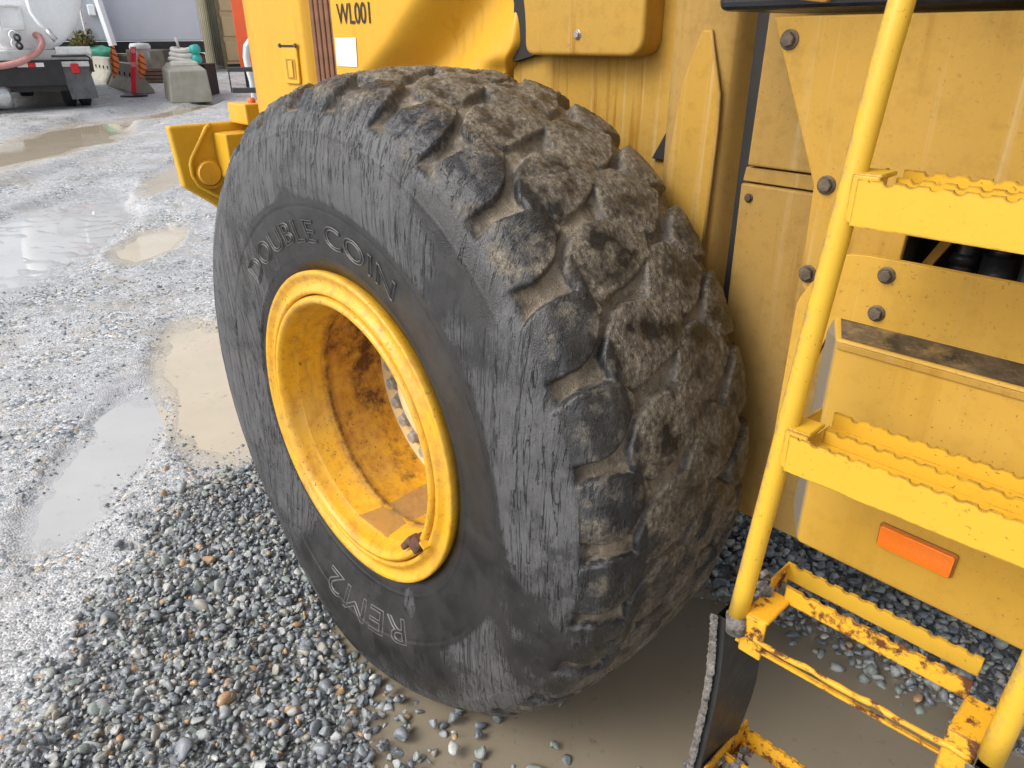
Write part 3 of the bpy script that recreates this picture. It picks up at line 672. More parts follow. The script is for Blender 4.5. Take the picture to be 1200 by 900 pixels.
# ------------------------------------------------------------------ loader body (outward is -Y)
def grid_panel(name, xs, zs, yf, mat, parent, thick=.012):
    X, Z = np.meshgrid(xs, zs, indexing='ij'); Y = yf(X, Z)
    nx, nz = X.shape; I = np.arange(nx*nz).reshape(nx, nz)
    Fc = np.stack([I[:-1, :-1], I[1:, :-1], I[1:, 1:], I[:-1, 1:]], -1).reshape(-1, 4)
    o = raw(name, np.stack([X, Y, Z], -1).reshape(-1, 3), Fc, mat, parent, True)
    md = o.modifiers.new('thickness', 'SOLIDIFY'); md.thickness = thick; md.offset = -1
    return o
def build_hood():
    # rear-most side panel with its latch, and the rounded corner before the grille
    def yl(x, z): return .30+.03*sst(-1.025, -.985, x)+.004*np.sin(z*2)
    pn = grid_panel('hood_rear_panel', np.r_[np.linspace(-1.42, -1.04, 8), np.linspace(-1.03, -.985, 12)], np.linspace(1.16, 2.25, 16), yl, M_hood, LD)
    MB().prism(roundpoly([(-1.165, 1.50), (-1.06, 1.50), (-1.055, 1.628), (-1.165, 1.628)], .012), .300, .291).build('latch_plate', M_bright, pn, bevel=.003)
    MB().prism(roundpoly([(-1.138, 1.515), (-1.075, 1.515), (-1.073, 1.580), (-1.138, 1.580)], .008), .2915, .2895).build('latch_pocket', plain('latch_pocket', (.42, .2, .01), .6), pn)
    MB().prism([(-1.12, 1.52), (-1.09, 1.52), (-1.088, 1.575), (-1.12, 1.575)], .290, .286).build('latch_paddle', M_bright, pn, bevel=.002)
    MB().box((-1.160, .289, 1.617), (-1.060, .2925, 1.624)).build('latch_slot', M_dark, pn)
    for x in (-1.166, -1.058): MB().hexbolt((x, .291, 1.622), .006, .006).build('latch_screw', M_boltrust, pn)
    # vent grille: vertical slats standing in a dark opening
    gr = MB().box((-.99, .345, 1.16), (-.822, .40, 2.25)).build('vent_grille', plain('grille_back', (.055, .022, .014), .9), LD)
    s0 = None
    for k in range(5):
        x = -.958+k*.0305
        if s0 is None:
            s0 = MB().prism([(-.0125, -.5), (.0105, -.5), (.0105, .55), (-.0125, .55)], .306, .345).build('slat', M_grille, gr, bevel=.004); s0.location = (x, 0, 1.7)
        else: copy_part(s0, gr, (x, 0, 1.7))
    # side door with the fleet number, scooped inwards above the tyre
    def ym(x, z):
        lx = -.40+(1.70-z)*-1.35-.32*np.maximum(0, 1.62-z)     # the roll line slants down to the rear
        q = sst(-.07, .15, x-lx)
        y = .30+.118*q-.045*sst(.16, .42, x-lx)
        e = sst(-.103, -.058, x)                    # rounded front corner
        y = y+.06*e**2.4
        y = y+.03*sst(1.600, 1.555, z)*sst(-.3, -.1, x)
        return y
    def lean(o):
        me = o.data; co = np.empty(len(me.vertices)*3, np.float32); me.vertices.foreach_get('co', co); co = co.reshape(-1, 3)
        co[:, 0] -= .10*np.maximum(0, co[:, 2]-1.655)**1.15*sst(-.42, -.06, co[:, 0])+.85*np.clip(1.625-co[:, 2], 0, .1)*sst(-.25, -.06, co[:, 0]); me.vertices.foreach_set('co', co.ravel()); me.update()
    dr = grid_panel('hood_door', np.r_[np.linspace(-.828, -.12, 70), np.linspace(-.115, -.056, 18)], np.linspace(1.40, 2.25, 70), ym, M_hood, LD)
    lean(dr)
    MB().prism([(-.105, 1.585), (-.004, 1.607), (-.004, 1.66), (-.045, 1.80), (-.2, 2.25), (-.26, 2.25), (-.10, 1.72)], .392, .414).build('door_gap_shade', M_dark, dr)  # dark strip painting in the shade of the door's return face
    V, Fc = text_mesh('WL001'); x0, x1 = V[:, 0].min(), V[:, 0].max(); y0, y1 = V[:, 1].min(), V[:, 1].max()
    P = np.stack([-.791+.180*(V[:, 0]-x0)/(x1-x0), np.full(len(V), .2975), 1.682+.058*(V[:, 1]-y0)/(y1-y0)], -1)
    raw('fleet_number', P, Fc, M_print, dr)
    MB().prism([(-.818, 1.563), (-.702, 1.563), (-.698, 1.645), (-.816, 1.645)], .2985, .2975).build('blank_sticker', M_white, dr)
    # second, box-like door
    d2 = MB().prism(roundpoly([(-.014, 1.603), (.348, 1.603), (.348, 2.25), (-.16, 2.25), (-.016, 1.70)], [.03, .045, .02, .02, .08], 8), .345, .42).build('engine_door', M_dusty, LD, bevel=.016, seg=4)
    MB().hexbolt((.16, .345, 1.648), .008, .007, rot=.4).build('door_bolt', M_steel, d2)
    # plain wall below and behind the doors
    MB().box((-.125, .415, 1.0), (.47, .46, 2.25)).build('engine_wall', paint('wall_paint', (.54, .288, .016), .6, (.35, .232, .075), speck=.6, streak=1.1, rust=0, rough=.55), LD)
    MB().box((.388, .404, 1.488), (.398, .416, 1.506)).build('wall_slot', M_dark, LD)
    MB().prism([(.352, 1.385), (.40, 1.385), (.40, 1.470)], .404, .416).build('wall_notch', M_dark, LD)
    MB().box((-1.42, .34, 1.2), (-.99, 1.5, 2.25)).build('hood_core', M_hood, LD)
    MB().box((-.98, .46, .95), (.62, 1.5, 2.30)).build('engine_core', M_dusty, LD)
    MB().box((-1.43, .285, 2.25), (.62, 1.55, 2.29)).build('hood_roof', M_hood, LD, bevel=.01)
build_hood()
def build_body():
    # fender pillar, rounded on its front edge, with the welded gusset plate
    def yp(x, z): return .315-.012*np.sin(np.clip((x-.46)/.13, 0, 1)*math.pi)+.05*sst(.580, .612, x)**1.5
    pl = grid_panel('fender_pillar', np.r_[np.linspace(.448, .585, 12), np.linspace(.588, .612, 14)], np.linspace(.62, 2.25, 10), yp, M_dusty_shade, LD)
    MB().prism([(.525, 1.655), (.541, 1.653), (.551, 1.620), (.5745, 1.542), (.578, 1.47), (.577, 1.394), (.574, 1.20), (.56, .9), (.47, .9), (.468, 1.395), (.488, 1.555), (.510, 1.62)], .298, .316).build('gusset_plate', M_dusty, LD, bevel=.003)
    MB().tube([(.543, .299, 1.655), (.553, .299, 1.620), (.577, .299, 1.54), (.5805, .299, 1.47), (.5795, .299, 1.394), (.577, .299, 1.2)], .0035, 8).build('weld_bead', M_dusty_shade, LD, True)
    MB().box((.44, .345, .62), (.466, .46, 2.25)).build('pillar_return', M_dusty, LD)
    MB().box((.609, .352, .62), (.66, .46, 2.25)).build('pillar_gap', M_dark, LD)
    # lower body sheet, with the stepped seam
    MB().prism([(.640, 1.408), (1.9, 1.40), (1.9, 2.2), (.652, 2.2)], .328, .46).build('upper_body_sheet', M_dusty_shade, LD, bevel=.004)
    MB().prism([(.630, 1.376), (1.9, 1.368), (1.9, 1.396), (.634, 1.404)], .336, .46).build('body_seam', M_dusty_shade, LD, bevel=.002)
    MB().prism([(.630, 1.372), (1.9, 1.364), (1.9, .612), (.640, .612)], .330, .46).build('lower_body_sheet', M_dusty_shade, LD, bevel=.004)
    MB().hexbolt((.652, .330, 1.345), .007, .007).build('body_screw', M_boltrust, LD)
    MB().box((.63, .46, .614), (1.9, 1.5, 2.2)).build('chassis_core', M_dark, LD)
    MB().box((-1.3, .5, .55), (.62, 1.4, .95)).build('rear_frame', M_dark, LD)
    # big bolted side plate
    sp = MB().prism([(.804, 1.669), (1.9, 1.669), (1.9, 1.40), (1.052, 1.392), (1.049, 1.30), (.925, 1.270), (.910, 1.287), (.909, 1.333), (.906, 1.437)], .050, .062).build('side_plate', M_dusty, LD, bevel=.0025)
    for (x, z) in ((.834, 1.638), (.926, 1.441), (.921, 1.303)):
        MB().hexbolt((x, .050, z), .0105, .010, rot=random.random()).build('plate_bolt', M_boltrust, sp)
    MB().box((1.06, .062, 1.20), (1.9, .33, 1.26)).build('plate_bracket', M_dark, LD)
    # dark bay with hoses
    MB().prism([(1.045, 1.28), (1.9, 1.28), (1.9, 1.44), (1.045, 1.44)], .318, .327).build('bay_back', M_dark, LD)
    MB().box((1.041, .064, 1.2), (1.047, .318, 1.5)).build('bay_side', M_dark, LD)
    MB().tube([(1.105, .16, 1.1), (1.105, .16, 1.50)], .019, 16).tube([(1.105, .16, 1.335), (1.105, .16, 1.352)], .023, 16).build('hydraulic_cylinder', M_black, LD, True)
    MB().tube([(1.155, .14, 1.1), (1.155, .14, 1.36)], .024, 16).tube([(1.155, .14, 1.36), (1.155, .14, 1.372)], .017, 16).tube([(1.155, .14, 1.372), (1.155, .14, 1.5)], .012, 12).build('hydraulic_cylinder', M_black, LD, True)
    MB().tube([(1.20, .12, 1.1), (1.20, .12, 1.5)], .016, 12).build('hose', M_black, LD, True)
    MB().prism([(1.052, 1.318), (1.066, 1.318), (1.096, 1.378), (1.083, 1.382)], .12, .135).build('bay_brace', M_dusty, LD)
    # support plate that carries the ladder
    M_sup = paint('support_paint', (.60, .325, .016), .48, (.39, .262, .08), speck=.7, streak=.3, rust=.03, rough=.42)
    su = MB().prism(roundpoly([(.955, 1.29), (.985, 1.345), (1.012, 1.372), (1.045, 1.375), (1.9, 1.374), (1.9, 1.285), (1.262, 1.285), (1.235, 1.275), (1.040, 1.272), (1.010, 1.255), (.995, 1.20), (.985, 1.10), (.955, 1.05)], .012, 4), -.050, -.038).build('support_plate', M_sup, LD, bevel=.002)
    for (x, z) in ((1.0705, 1.354), (1.0685, 1.3)):
        MB().hexbolt((x, -.050, z), .0085, .009, rot=random.random()).build('plate_bolt', M_boltrust, su)
    MB().box((.96, -.038, 1.30), (1.9, .05, 1.312)).build('support_shelf', M_dusty, LD)
    # square box low behind the steps, grey road film on its chamfer, amber reflector
    t0, t1, bz = 1.268, 1.268, .912
    fx = 1.041
    bx = MB()
    bx.add([(fx, -.10, bz+.014), (1.9, -.10, bz), (1.9, -.10, t0), (fx, -.10, t0), (1.008, -.055, bz+.045), (1.008, -.055, t0-.008), (1.9, -.045, t0+.012), (1.012, -.045, t0+.012), (1.008, .20, bz+.045), (1.008, .20, t0+.012), (1.9, .20, bz), (1.9, .20, t0+.012), (fx, .20, bz+.014)],
           [(0, 1, 2, 3), (4, 0, 3, 5), (3, 2, 6, 7), (5, 3, 7), (8, 4, 5), (8, 5, 7, 9), (9, 7, 6, 11), (12, 10, 1, 0), (8, 12, 0, 4), (11, 10, 12, 8, 9), (1, 10, 11, 6, 2)])
    bp = paint('box_paint', (.60, .325, .018), .45, (.40, .272, .085), speck=.9, streak=.3, rust=.03, rough=.42)
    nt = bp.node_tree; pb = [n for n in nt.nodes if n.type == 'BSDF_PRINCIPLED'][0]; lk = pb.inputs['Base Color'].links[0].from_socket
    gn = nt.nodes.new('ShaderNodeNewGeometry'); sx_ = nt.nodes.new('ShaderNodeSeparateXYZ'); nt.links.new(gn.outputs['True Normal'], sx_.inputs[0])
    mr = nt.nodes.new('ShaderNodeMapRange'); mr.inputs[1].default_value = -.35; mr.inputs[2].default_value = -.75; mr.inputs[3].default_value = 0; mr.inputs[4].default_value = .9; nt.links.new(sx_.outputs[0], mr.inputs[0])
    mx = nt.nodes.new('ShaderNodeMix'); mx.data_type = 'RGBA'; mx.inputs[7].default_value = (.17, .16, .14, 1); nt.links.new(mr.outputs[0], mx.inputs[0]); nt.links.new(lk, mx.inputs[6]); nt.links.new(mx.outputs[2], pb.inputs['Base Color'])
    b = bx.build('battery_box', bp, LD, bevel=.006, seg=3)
    raw('box_top', [(1.046, -.096, t0+.0022), (1.9, -.096, t0+.0022), (1.9, .19, t0+.0145), (1.02, .19, t0+.0145), (1.02, -.044, t0+.0140), (1.9, -.044, t0+.0140)], [(0, 1, 5, 4), (4, 5, 2, 3)], plain('oily_grime', (.075, .052, .028), .7, 0, .8, 22, .8, 120, (.30, .19, .06)), b)
    MB().prism(roundpoly([(fx+.003, t0-.012), (1.9, t0-.012), (1.9, t0-.003), (fx+.003, t0-.003)], .002), -.1035, -.097).build('box_lip', M_dusty, b, bevel=.001)
    t = NT('amber_reflector_lens')
    g = t.vor(420, t.scale((1, 1, 1)), 'F1', 'Distance', 0.0)
    am = t.pbr(t.mix(t.ramp(g, [(0, 0.0), (.6, .35)]), (.95, .22, .004), (.80, .14, .002)), .12, 0, t.bump(g, .4, .002), coat=.8)
    rp = roundpoly([(1.156, .988), (1.251, .985), (1.252, 1.019), (1.155, 1.0215)], .004, 4)
    rf = MB().prism(rp, -.109, -.100).build('amber_reflector', am, b, bevel=.0025, seg=3)
    rp2 = roundpoly([(1.1535, .9855), (1.2535, .9825), (1.2545, 1.0215), (1.1525, 1.024)], .005, 4)
    MB().prism(rp2, -.104, -.0995).build('reflector_rim', plain('reflector_rim', (.30, .12, .02), .6), b, bevel=.001)
    # cab floor edge, dirty bracket and the cab above (out of the frame, but it throws shade and reflections)
    MB().box((.70, .06, 1.678), (1.9, .30, 1.76)).build('cab_floor_edge', M_black, LD, bevel=.012, seg=3)
    MB().prism(roundpoly([(.757, 1.7), (.885, 1.6835), (.89, 1.80), (.75, 1.80)], .01), .045, .06).build('cab_bracket', paint('bracket_paint', (.55, .30, .05), .5, (.30, .20, .10), speck=.8, rust=.28), LD, bevel=.003)
    MB().box((.66, .32, 1.78), (2.4, 1.6, 1.86)).box((.70, .40, 1.86), (2.3, 1.5, 3.2)).build('cab', M_black, LD, bevel=.02)
    MB().box((.64, -.13, 1.84), (2.3, .318, 1.875)).build('unseen_walkway', M_black, LD, bevel=.004)  # unseen slab above the steps, added to shade the side plate and body sheets
    MB().box((.62, .34, 2.2), (1.9, 1.5, 2.28)).build('cab_deck', M_hood, LD)
build_body()
def serrated(x0, x1, zt, h, pitch=.0225, d=.0034, ph=0.0):
    """side profile of a grip-strut bar: flat bottom, scalloped top"""
    p = [(x0, zt-h), (x1, zt-h)]; xs = np.linspace(x1, x0, int((x1-x0)/.0011)+1)
    for x in xs:
        c = ((x-x0)/pitch+ph) % 1.0; k = abs(c-.5)*2; j = 1+.25*math.sin(math.floor((x-x0)/pitch+ph)*2.3)
        edge = 1 if min(x-x0, x1-x) > .012 else 0
        p.append((x, zt-d*j*edge*math.sqrt(max(0, 1-(k/.46)**2))))
    return p
def build_ladder():
    ld = empty('ladder', (0, 0, 0), LD)
    def sx(z): return 1.0585+(z-.915)*.0215      # centre line of the rear stringer
    def sy(z): return -.300+(z-.915)*.130
    zs = np.linspace(.918, 2.3, 30)
    bend = lambda z: .06*sst(1.62, 2.0, z)
    MB().tube([(sx(z)+.0*bend(z), sy(z)+bend(z), z) for z in zs], .0134, 22).build('stringer', M_ladder, ld, True)
    MB().tube([(sx(z)+.312, sy(z)+bend(z), z) for z in zs], .0134, 22).build('stringer', M_ladder, ld, True)
    def bracket(z, x, s, yb):
        # folded strap from the stringer round to the bars
        y = sy(z); m = MB()
        xa, xb = (x+.004, x+.034) if s > 0 else (x-.034, x-.004)
        m.prism([(xa, z-.004), (xb, z-.004), (xb, z+.0015), (xa, z+.0015)], y-.012, y+.030)
        m.prism([(xa, z-.052), (xb, z-.056), (xb, z), (xa, z)], y-.017, y-.013)
        m.box((min(xa, xb)+(.0 if s > 0 else .026), y+.030, z-.05), (min(xa, xb)+(.004 if s > 0 else .030), yb+.003, z-.004))
        return m.build('step_bracket', M_ladder, ld, bevel=.0025)
    for i, (zt, h) in enumerate(((1.5045, .050), (1.2035, .050))):
        z = zt; y = sy(z); x0 = sx(z)+.018; x1 = sx(z)+.294
        st = MB().prism(serrated(x0-.006, x1, zt, h, ph=.1), y-.019, y-.015).build('step', M_ladder, ld)
        MB().prism(serrated(x0+.016, x1, zt-.002, .020, ph=.6), y+.030, y+.034).build('step_bar', M_ladder, st)
        MB().prism(serrated(x0+.006, x1, zt, .038, ph=.3), y+.078, y+.082).build('step_bar', M_ladder, st)
        MB().box((x0+.002, y-.015, zt-.024), (x1, y+.078, zt-.021)).build('step_pan', M_bright, st)
        bracket(zt+.004, sx(z), 1, y+.078); bracket(zt+.004, sx(z)+.312, -1, y+.078)
    # third step: two scalloped bars, the front one bent to a rusty strip
    zt = .958
    z0 = .915; x0, x1 = sx(z0)+.012, sx(z0)+.296
    lw = MB().prism(serrated(x0+.022, x1-.028, zt-.006, .028, ph=.2), -.238, -.234).build('step', M_worn, ld)
    MB().prism(serrated(x0-.003, x1-.03, zt-.010, .029, ph=.7), -.184, -.180).build('step_bar', M_ladder, lw)
    fr = [(x0-.004+k*.0116, -.302+.0012*math.sin(k*.9), .893+.0005*k+.0008*math.sin(k*1.7)) for k in range(26)]
    MB().tube(fr, [.0036+.0012*random.random() for _ in fr], 7).build('bent_rusty_bar', M_worn, lw, True)
    MB().prism([(x0-.01, .872), (x0+.268, .884), (x0+.268, .889), (x0-.01, .879)], -.300, -.296).build('bar_flange', M_worn, lw)
    for s, xx in ((1, x0-.004), (-1, x1-.030)):
        m = MB(); m.box((xx, -.30, .925), (xx+.036, -.232, .930)); m.box((xx, -.302, .862), (xx+.034, -.297, .928)); m.box((xx+(.0 if s > 0 else .03), -.232, .905), (xx+(.005 if s > 0 else .035), -.18, .948))
        m.build('step_bracket', M_worn, ld, bevel=.003)
    MB().tube([(sx(.9), -.302, .920), (sx(.9)+.003, -.302, .892)], .0148, 14).build('stringer_foot', M_mudcrust, ld, True)
    # rubber straps that carry the lowest step
    def strap(x, name='rubber_strap'):
        n, m = 22, 9; V = []; z = np.linspace(.905, .43, n)
        for i, zz in enumerate(z):
            t = i/(n-1)
            xo = x+.010*math.sin(t*3.0)-.018*t; yo = -.306+.012*t+.006*math.sin(t*7); wd = .098*(math.sin(min(1, .30+t*1.05)*math.pi*.62))*(1-.42*max(0, t-.45)/.55)+.018
            for sgn in (0, 1):
                for j in range(m):
                    q = j/(m-1); V.append((xo+.012*sgn+.010*q*q*math.sin(t*3), yo+wd*q, zz))
        Fc = []
        for i in range(n-1):
            for sgn in (0, 1):
                for j in range(m-1):
                    a = i*2*m+sgn*m+j; Fc.append((a, a+1, a+2*m+1, a+2*m) if sgn else (a, a+2*m, a+2*m+1, a+1))
            a = i*2*m; Fc.append((a, a+m, a+3*m, a+2*m)); b = a+m-1; Fc.append((b, b+2*m, b+3*m, b+m))
        o = raw(name, V, Fc, M_rubber, ld, True); autosmooth(o, 50)
        e = [(x-.002+.010*math.sin(t*3)-.018*t, -.312+.012*t+.006*math.sin(t*7), .905-.475*t) for t in np.linspace(0, 1, 26)]
        mb = MB(); e = np.array(e); ee = np.stack([np.interp(np.linspace(0, 25, 120), np.arange(26), e[:, i]) for i in range(3)], 1)
        mb.tube(ee, .0048, 12); v = np.array(mb.v); q = fbm(v[:, 0]*160, v[:, 1]*160, v[:, 2]*160, 3)
        cen = np.repeat(ee, 12, 0); v = cen+(v-cen)*(1+.6*q)[:, None]*np.array([1.25, .5, 1]); mb.v = [tuple(x) for x in v]
        tag(mb.build('grit_crust', M_mudcrust, o), kind='stuff')
    strap(1.032); strap(1.36)
    z4 = .575
    s4 = MB().prism(serrated(1.035, 1.345, z4+.012, .040, ph=.4), -.182, -.177).build('step', M_worn, ld)
    MB().prism(serrated(1.05, 1.34, z4+.005, .036, ph=.4), -.245, -.240).build('step_bar', M_worn, s4)
    MB().prism(serrated(1.05, 1.34, z4-.01, .036, ph=.4), -.300, -.295).build('step_bar', M_worn, s4)
    for xx in (1.045, 1.315): MB().box((xx, -.302, z4-.03), (xx+.03, -.17, z4-.024)).box((xx, -.302, z4-.03), (xx+.006, -.17, z4+.02)).build('step_bracket', M_worn, ld, bevel=.003)
    for k in range(34):
        c = (random.uniform(1.035, 1.085), random.uniform(-.31, -.2), random.uniform(z4-.03, z4+.025))
    V = MB()
    for k in range(70):
        zc = random.choice([z4, .93]); c = np.array([random.uniform(1.045, 1.083), random.uniform(-.30, -.2), zc+random.uniform(-.028, .006)]); s_ = random.uniform(.002, .0065)
        V.box((-s_, -s_, -s_), (s_, s_, s_), Matrix.Rotation(random.uniform(0, 3), 3, Vector((random.random(), random.random(), .3)).normalized()), c)
    tag(V.build('grit_lodged_in_bracket', M_mudcrust, ld), kind='stuff')
build_ladder()
def build_counterweight():
    cw = MB()
    prof = [(.098, 1.322), (.60, 1.322), (.60, .78), (.40, .80), (.23, .985), (.115, 1.075)]
    def yz(poly, x0, x1):   # prism along x from a (y, z) outline
        n = len(poly); V = [(x0, y, z) for y, z in poly]+[(x1, y, z) for y, z in poly]
        return V, [tuple(range(n)), tuple(range(2*n-1, n-1, -1))]+[(i, i+n, (i+1) % n+n, (i+1) % n) for i in range(n)]
    cw.add(*yz(prof, -1.875, -1.83))
    c = cw.build('counterweight', M_bright, LD, bevel=.012, seg=3)
    # raised rim round the pin plate
    MB().tube([(-1.823, .27, 1.318), (-1.820, .248, 1.306), (-1.820, .165, 1.19), (-1.820, .155, 1.165), (-1.820, .155, 1.12), (-1.820, .175, 1.075), (-1.820, .30, .985), (-1.820, .45, .93)], .0085, 10).build('raised_rib', M_bright, c, True)
    MB().lathe([(-.02, .050), (.012, .050), (.018, .046), (.018, .0005)], (-1.815, .224, 1.124), 40, 'x').build('pin_cap', M_hood, c)
    MB().lathe([(-.02, .064), (.004, .064), (.004, .05)], (-1.822, .232, 1.118), 40, 'x').build('pin_boss', M_bright, c)
    MB().box((-1.83, .275, 1.10), (-1.70, .60, 1.285)).build('counterweight_block', M_bright, c, bevel=.006)
    MB().box((-1.83, .36, 1.318), (-1.66, .60, 1.40)).build('counterweight_lug', M_bright, c, bevel=.006)
    MB().lathe([(0, .016), (.012, .016), (.02, .010), (.02, .0004)], (-1.72, .42, 1.40), 20, 'z').build('lug_cap', plain('orange_cap', (.70, .12, .03), .5), c, True)
build_counterweight()

# ------------------------------------------------------------------ background yard
def W(l, d, z=0.0):
    p = CAM+RT*l+FW*d; return np.array([p[0], p[1], z])
def frame(yaw=0.0):
    """columns: across (to the right), away, up - turned by yaw about the vertical"""
    c, s = math.cos(yaw), math.sin(yaw)
    return np.stack([RT*c+FW*s, FW*c-RT*s, np.array([0, 0, 1.0])], 1)
def gz(d): return .03*(d-4)
def thing(name, label, cat, l, d, yaw=0.0, z=None, group=None):
    """an Empty on the ground whose local x runs across the view, y away from it"""
    R = frame(yaw); p = W(l, d, gz(d) if z is None else z)
    o = empty(name, p); o.rotation_euler = (0, 0, math.atan2(R[1, 0], R[0, 0]))
    return tag(o, label, cat, group)
M_tank = plain('white_tank_paint', (.90, .93, .945), .28, .0, .03, 3, .05, 30)
M_truckw = plain('white_truck_deck', (.74, .75, .74), .4, 0, .06, 5, .1, 30, (.5, .5, .48))
M_chassis = plain('black_truck_chassis', (.022, .022, .024), .4, 0, .4, 6, .2)
M_tyre = plain('road_tyre', (.02, .02, .02), .75, 0, .4, 20, .5)
M_red = plain('red_lens', (.62, .02, .025), .25, 0, .1)
M_alu = plain('aluminium', (.60, .60, .60), .3, .8, .15)
def build_truck():
    T = thing('tank_truck', 'white tank truck parked with its round tank end and black mudflap towards the yard', 'tank truck', -9.45, 15.75, .55, .355); T.scale = (.86, .95, 1)
    R = 1.30; zc = 2.36
    MB().lathe([(0.02, .001), (.02, .45), (.05, .85), (.14, 1.15), (.22, 1.27), (.30, R), (.34, R+.025), (.40, R+.025), (.42, R), (6.5, R)], (0, -.1, zc), 72).build('tank', M_tank, T, True)
    MB().box((-1.25, .1, .92), (1.22, .9, 1.11)).build('rear_deck', M_truckw, T, bevel=.02)
    MB().box((.5, -.15, 1.02), (1.22, .12, 1.17)).build('deck_box', M_truckw, T, bevel=.02)
    MB().tube([(.38, -.2, 1.00), (1.08, -.2, 1.00), (1.15, -.2, .96), (1.17, -.2, .70)], .022, 8).build('guard_rail', M_chassis, T, True)
    MB().box((-1.3, -.12, .46), (.55, .05, .93)).build('rear_bumper', M_chassis, T, bevel=.015)
    MB().box((-1.1, .05, .35), (.9, 6.4, .9)).build('chassis', M_chassis, T)
    MB().box((-1.25, .3, .86), (1.2, 6.4, .98)).build('tank_cradle', M_chassis, T)
    tp = MB().box((-.34, -.128, .81), (.19, -.121, .885)).build('reflective_tape', M_white, T)
    MB().box((-.13, -.132, .81), (.03, -.129, .885)).build('red_patch', M_red, tp)
    MB().box((.72, -.14, .68), (.89, -.06, .86)).build('tail_light', M_red, T, bevel=.02)
    MB().box((.42, -.07, .80), (1.12, -.03, .90)).build('light_bar', M_truckw, T, bevel=.01)
    fl = MB(); fl.add([(.50, -.02, .85), (1.10, -.02, .85), (1.16, -.10, .20), (.60, -.10, .19), (.50, -.005, .85), (1.10, -.005, .85), (1.16, -.085, .20), (.60, -.085, .19)],
                      [(0, 1, 2, 3), (7, 6, 5, 4), (0, 4, 5, 1), (1, 5, 6, 2), (2, 6, 7, 3), (3, 7, 4, 0)])
    fl.build('mudflap', plain('grey_wet_mudflap', (.10, .10, .105), .3, 0, .4, 4), T)
    tyre_prof = [(0, .28), (0, .40), (.03, .47), (.07, .5), (.21, .5), (.25, .47), (.28, .40), (.28, .28)]
    for x in (.43, .76, -1.08, -1.40):
        wv = MB()
        pr = np.array(tyre_prof); wv.lathe([(p[0], p[1]) for p in pr], (x, .75, .5), 40, 'x'); w_ = wv.build('wheel', M_tyre, T, True)
        MB().lathe([(.03, .28), (.08, .20), (.2, .20), (.25, .28)], (x, .75, .5), 24, 'x').build('rim', M_alu, w_, True)
    MB().tube([(-1.3, .75, .5), (.8, .75, .5)], .10, 16).lathe([(-.22, .05), (-.12, .24), (.12, .24), (.22, .05)], (-.3, .75, .48), 24, 'x').build('axle', M_chassis, T, True)
    MB().lathe([(-.45, .001), (-.45, .17), (-.35, .22), (.35, .22), (.45, .17), (.45, .001)], (-1.05, -.02, .28), 24, 'x').build('air_tank', M_alu, T, True)
    MB().box((-.42, -.16, 1.46), (-.02, -.08, 1.50)).box((-.42, -.16, 1.86), (-.02, -.08, 1.90)).box((-.46, -.16, 1.46), (-.42, -.08, 1.90)).box((-.02, -.16, 1.46), (.02, -.08, 1.90)).build('hatch_frame', M_truckw, T, bevel=.01)
    for z, y in ((1.33, -.2), (1.19, -.2)):
        v = MB().lathe([(-.14, .03), (-.12, .075), (-.02, .075), (.12, .05)], (-.19, y, z), 20).build('valve', M_chassis, T, True)
        MB().lathe([(-.15, .08), (-.10, .095), (.0, .095)], (-.25, y+.02, z+.04), 20).build('valve_cap', M_tank, v, True)
    MB().tube([(.18, -.18, 2.15), (.20, -.20, 1.78), (.30, -.24, 1.58), (.46, -.26, 1.42)], .045, 12).build('drain_pipe', M_tank, T, True)
    MB().tube([(.42, -.26, 1.47), (.55, -.26, 1.28)], .06, 12).build('drain_coupling', M_alu, T, True)
    for x in (-.62, .12): MB().box((x, -.16, 1.10), (x+.02, -.10, 1.30)).build('bracket', M_alu, T)
    MB().box((-.1, -.14, 2.16), (.75, -.08, 2.24)).build('reflective_strip', M_red, T)
    h = thing('suction_hose', 'dusty pink ribbed suction hose drooping across the rear of the white tank truck', 'hose', -9.60, 15.5, .55, .355); h.scale = (.86, 1, 1)
    pts = [(-1.7, 0, .96), (-1.0, -.02, .86), (-.35, -.03, .83), (.05, -.03, .90), (.42, -.02, 1.06), (.58, .0, 1.22), (.56, .08, 1.36), (.42, .2, 1.40)]
    P = np.array(pts); tt = np.linspace(0, len(P)-1, 60); k = np.arange(len(P))
    Q = np.stack([np.interp(tt, k, P[:, i]) for i in range(3)], 1)
    for _ in range(6): Q[1:-1] = (Q[:-2]+2*Q[1:-1]+Q[2:])/4
    MB().tube(Q, .062, 14).build('hose_body', plain('pink_hose', (.55, .26, .23), .5, 0, .15, 10), h, True)
build_truck()
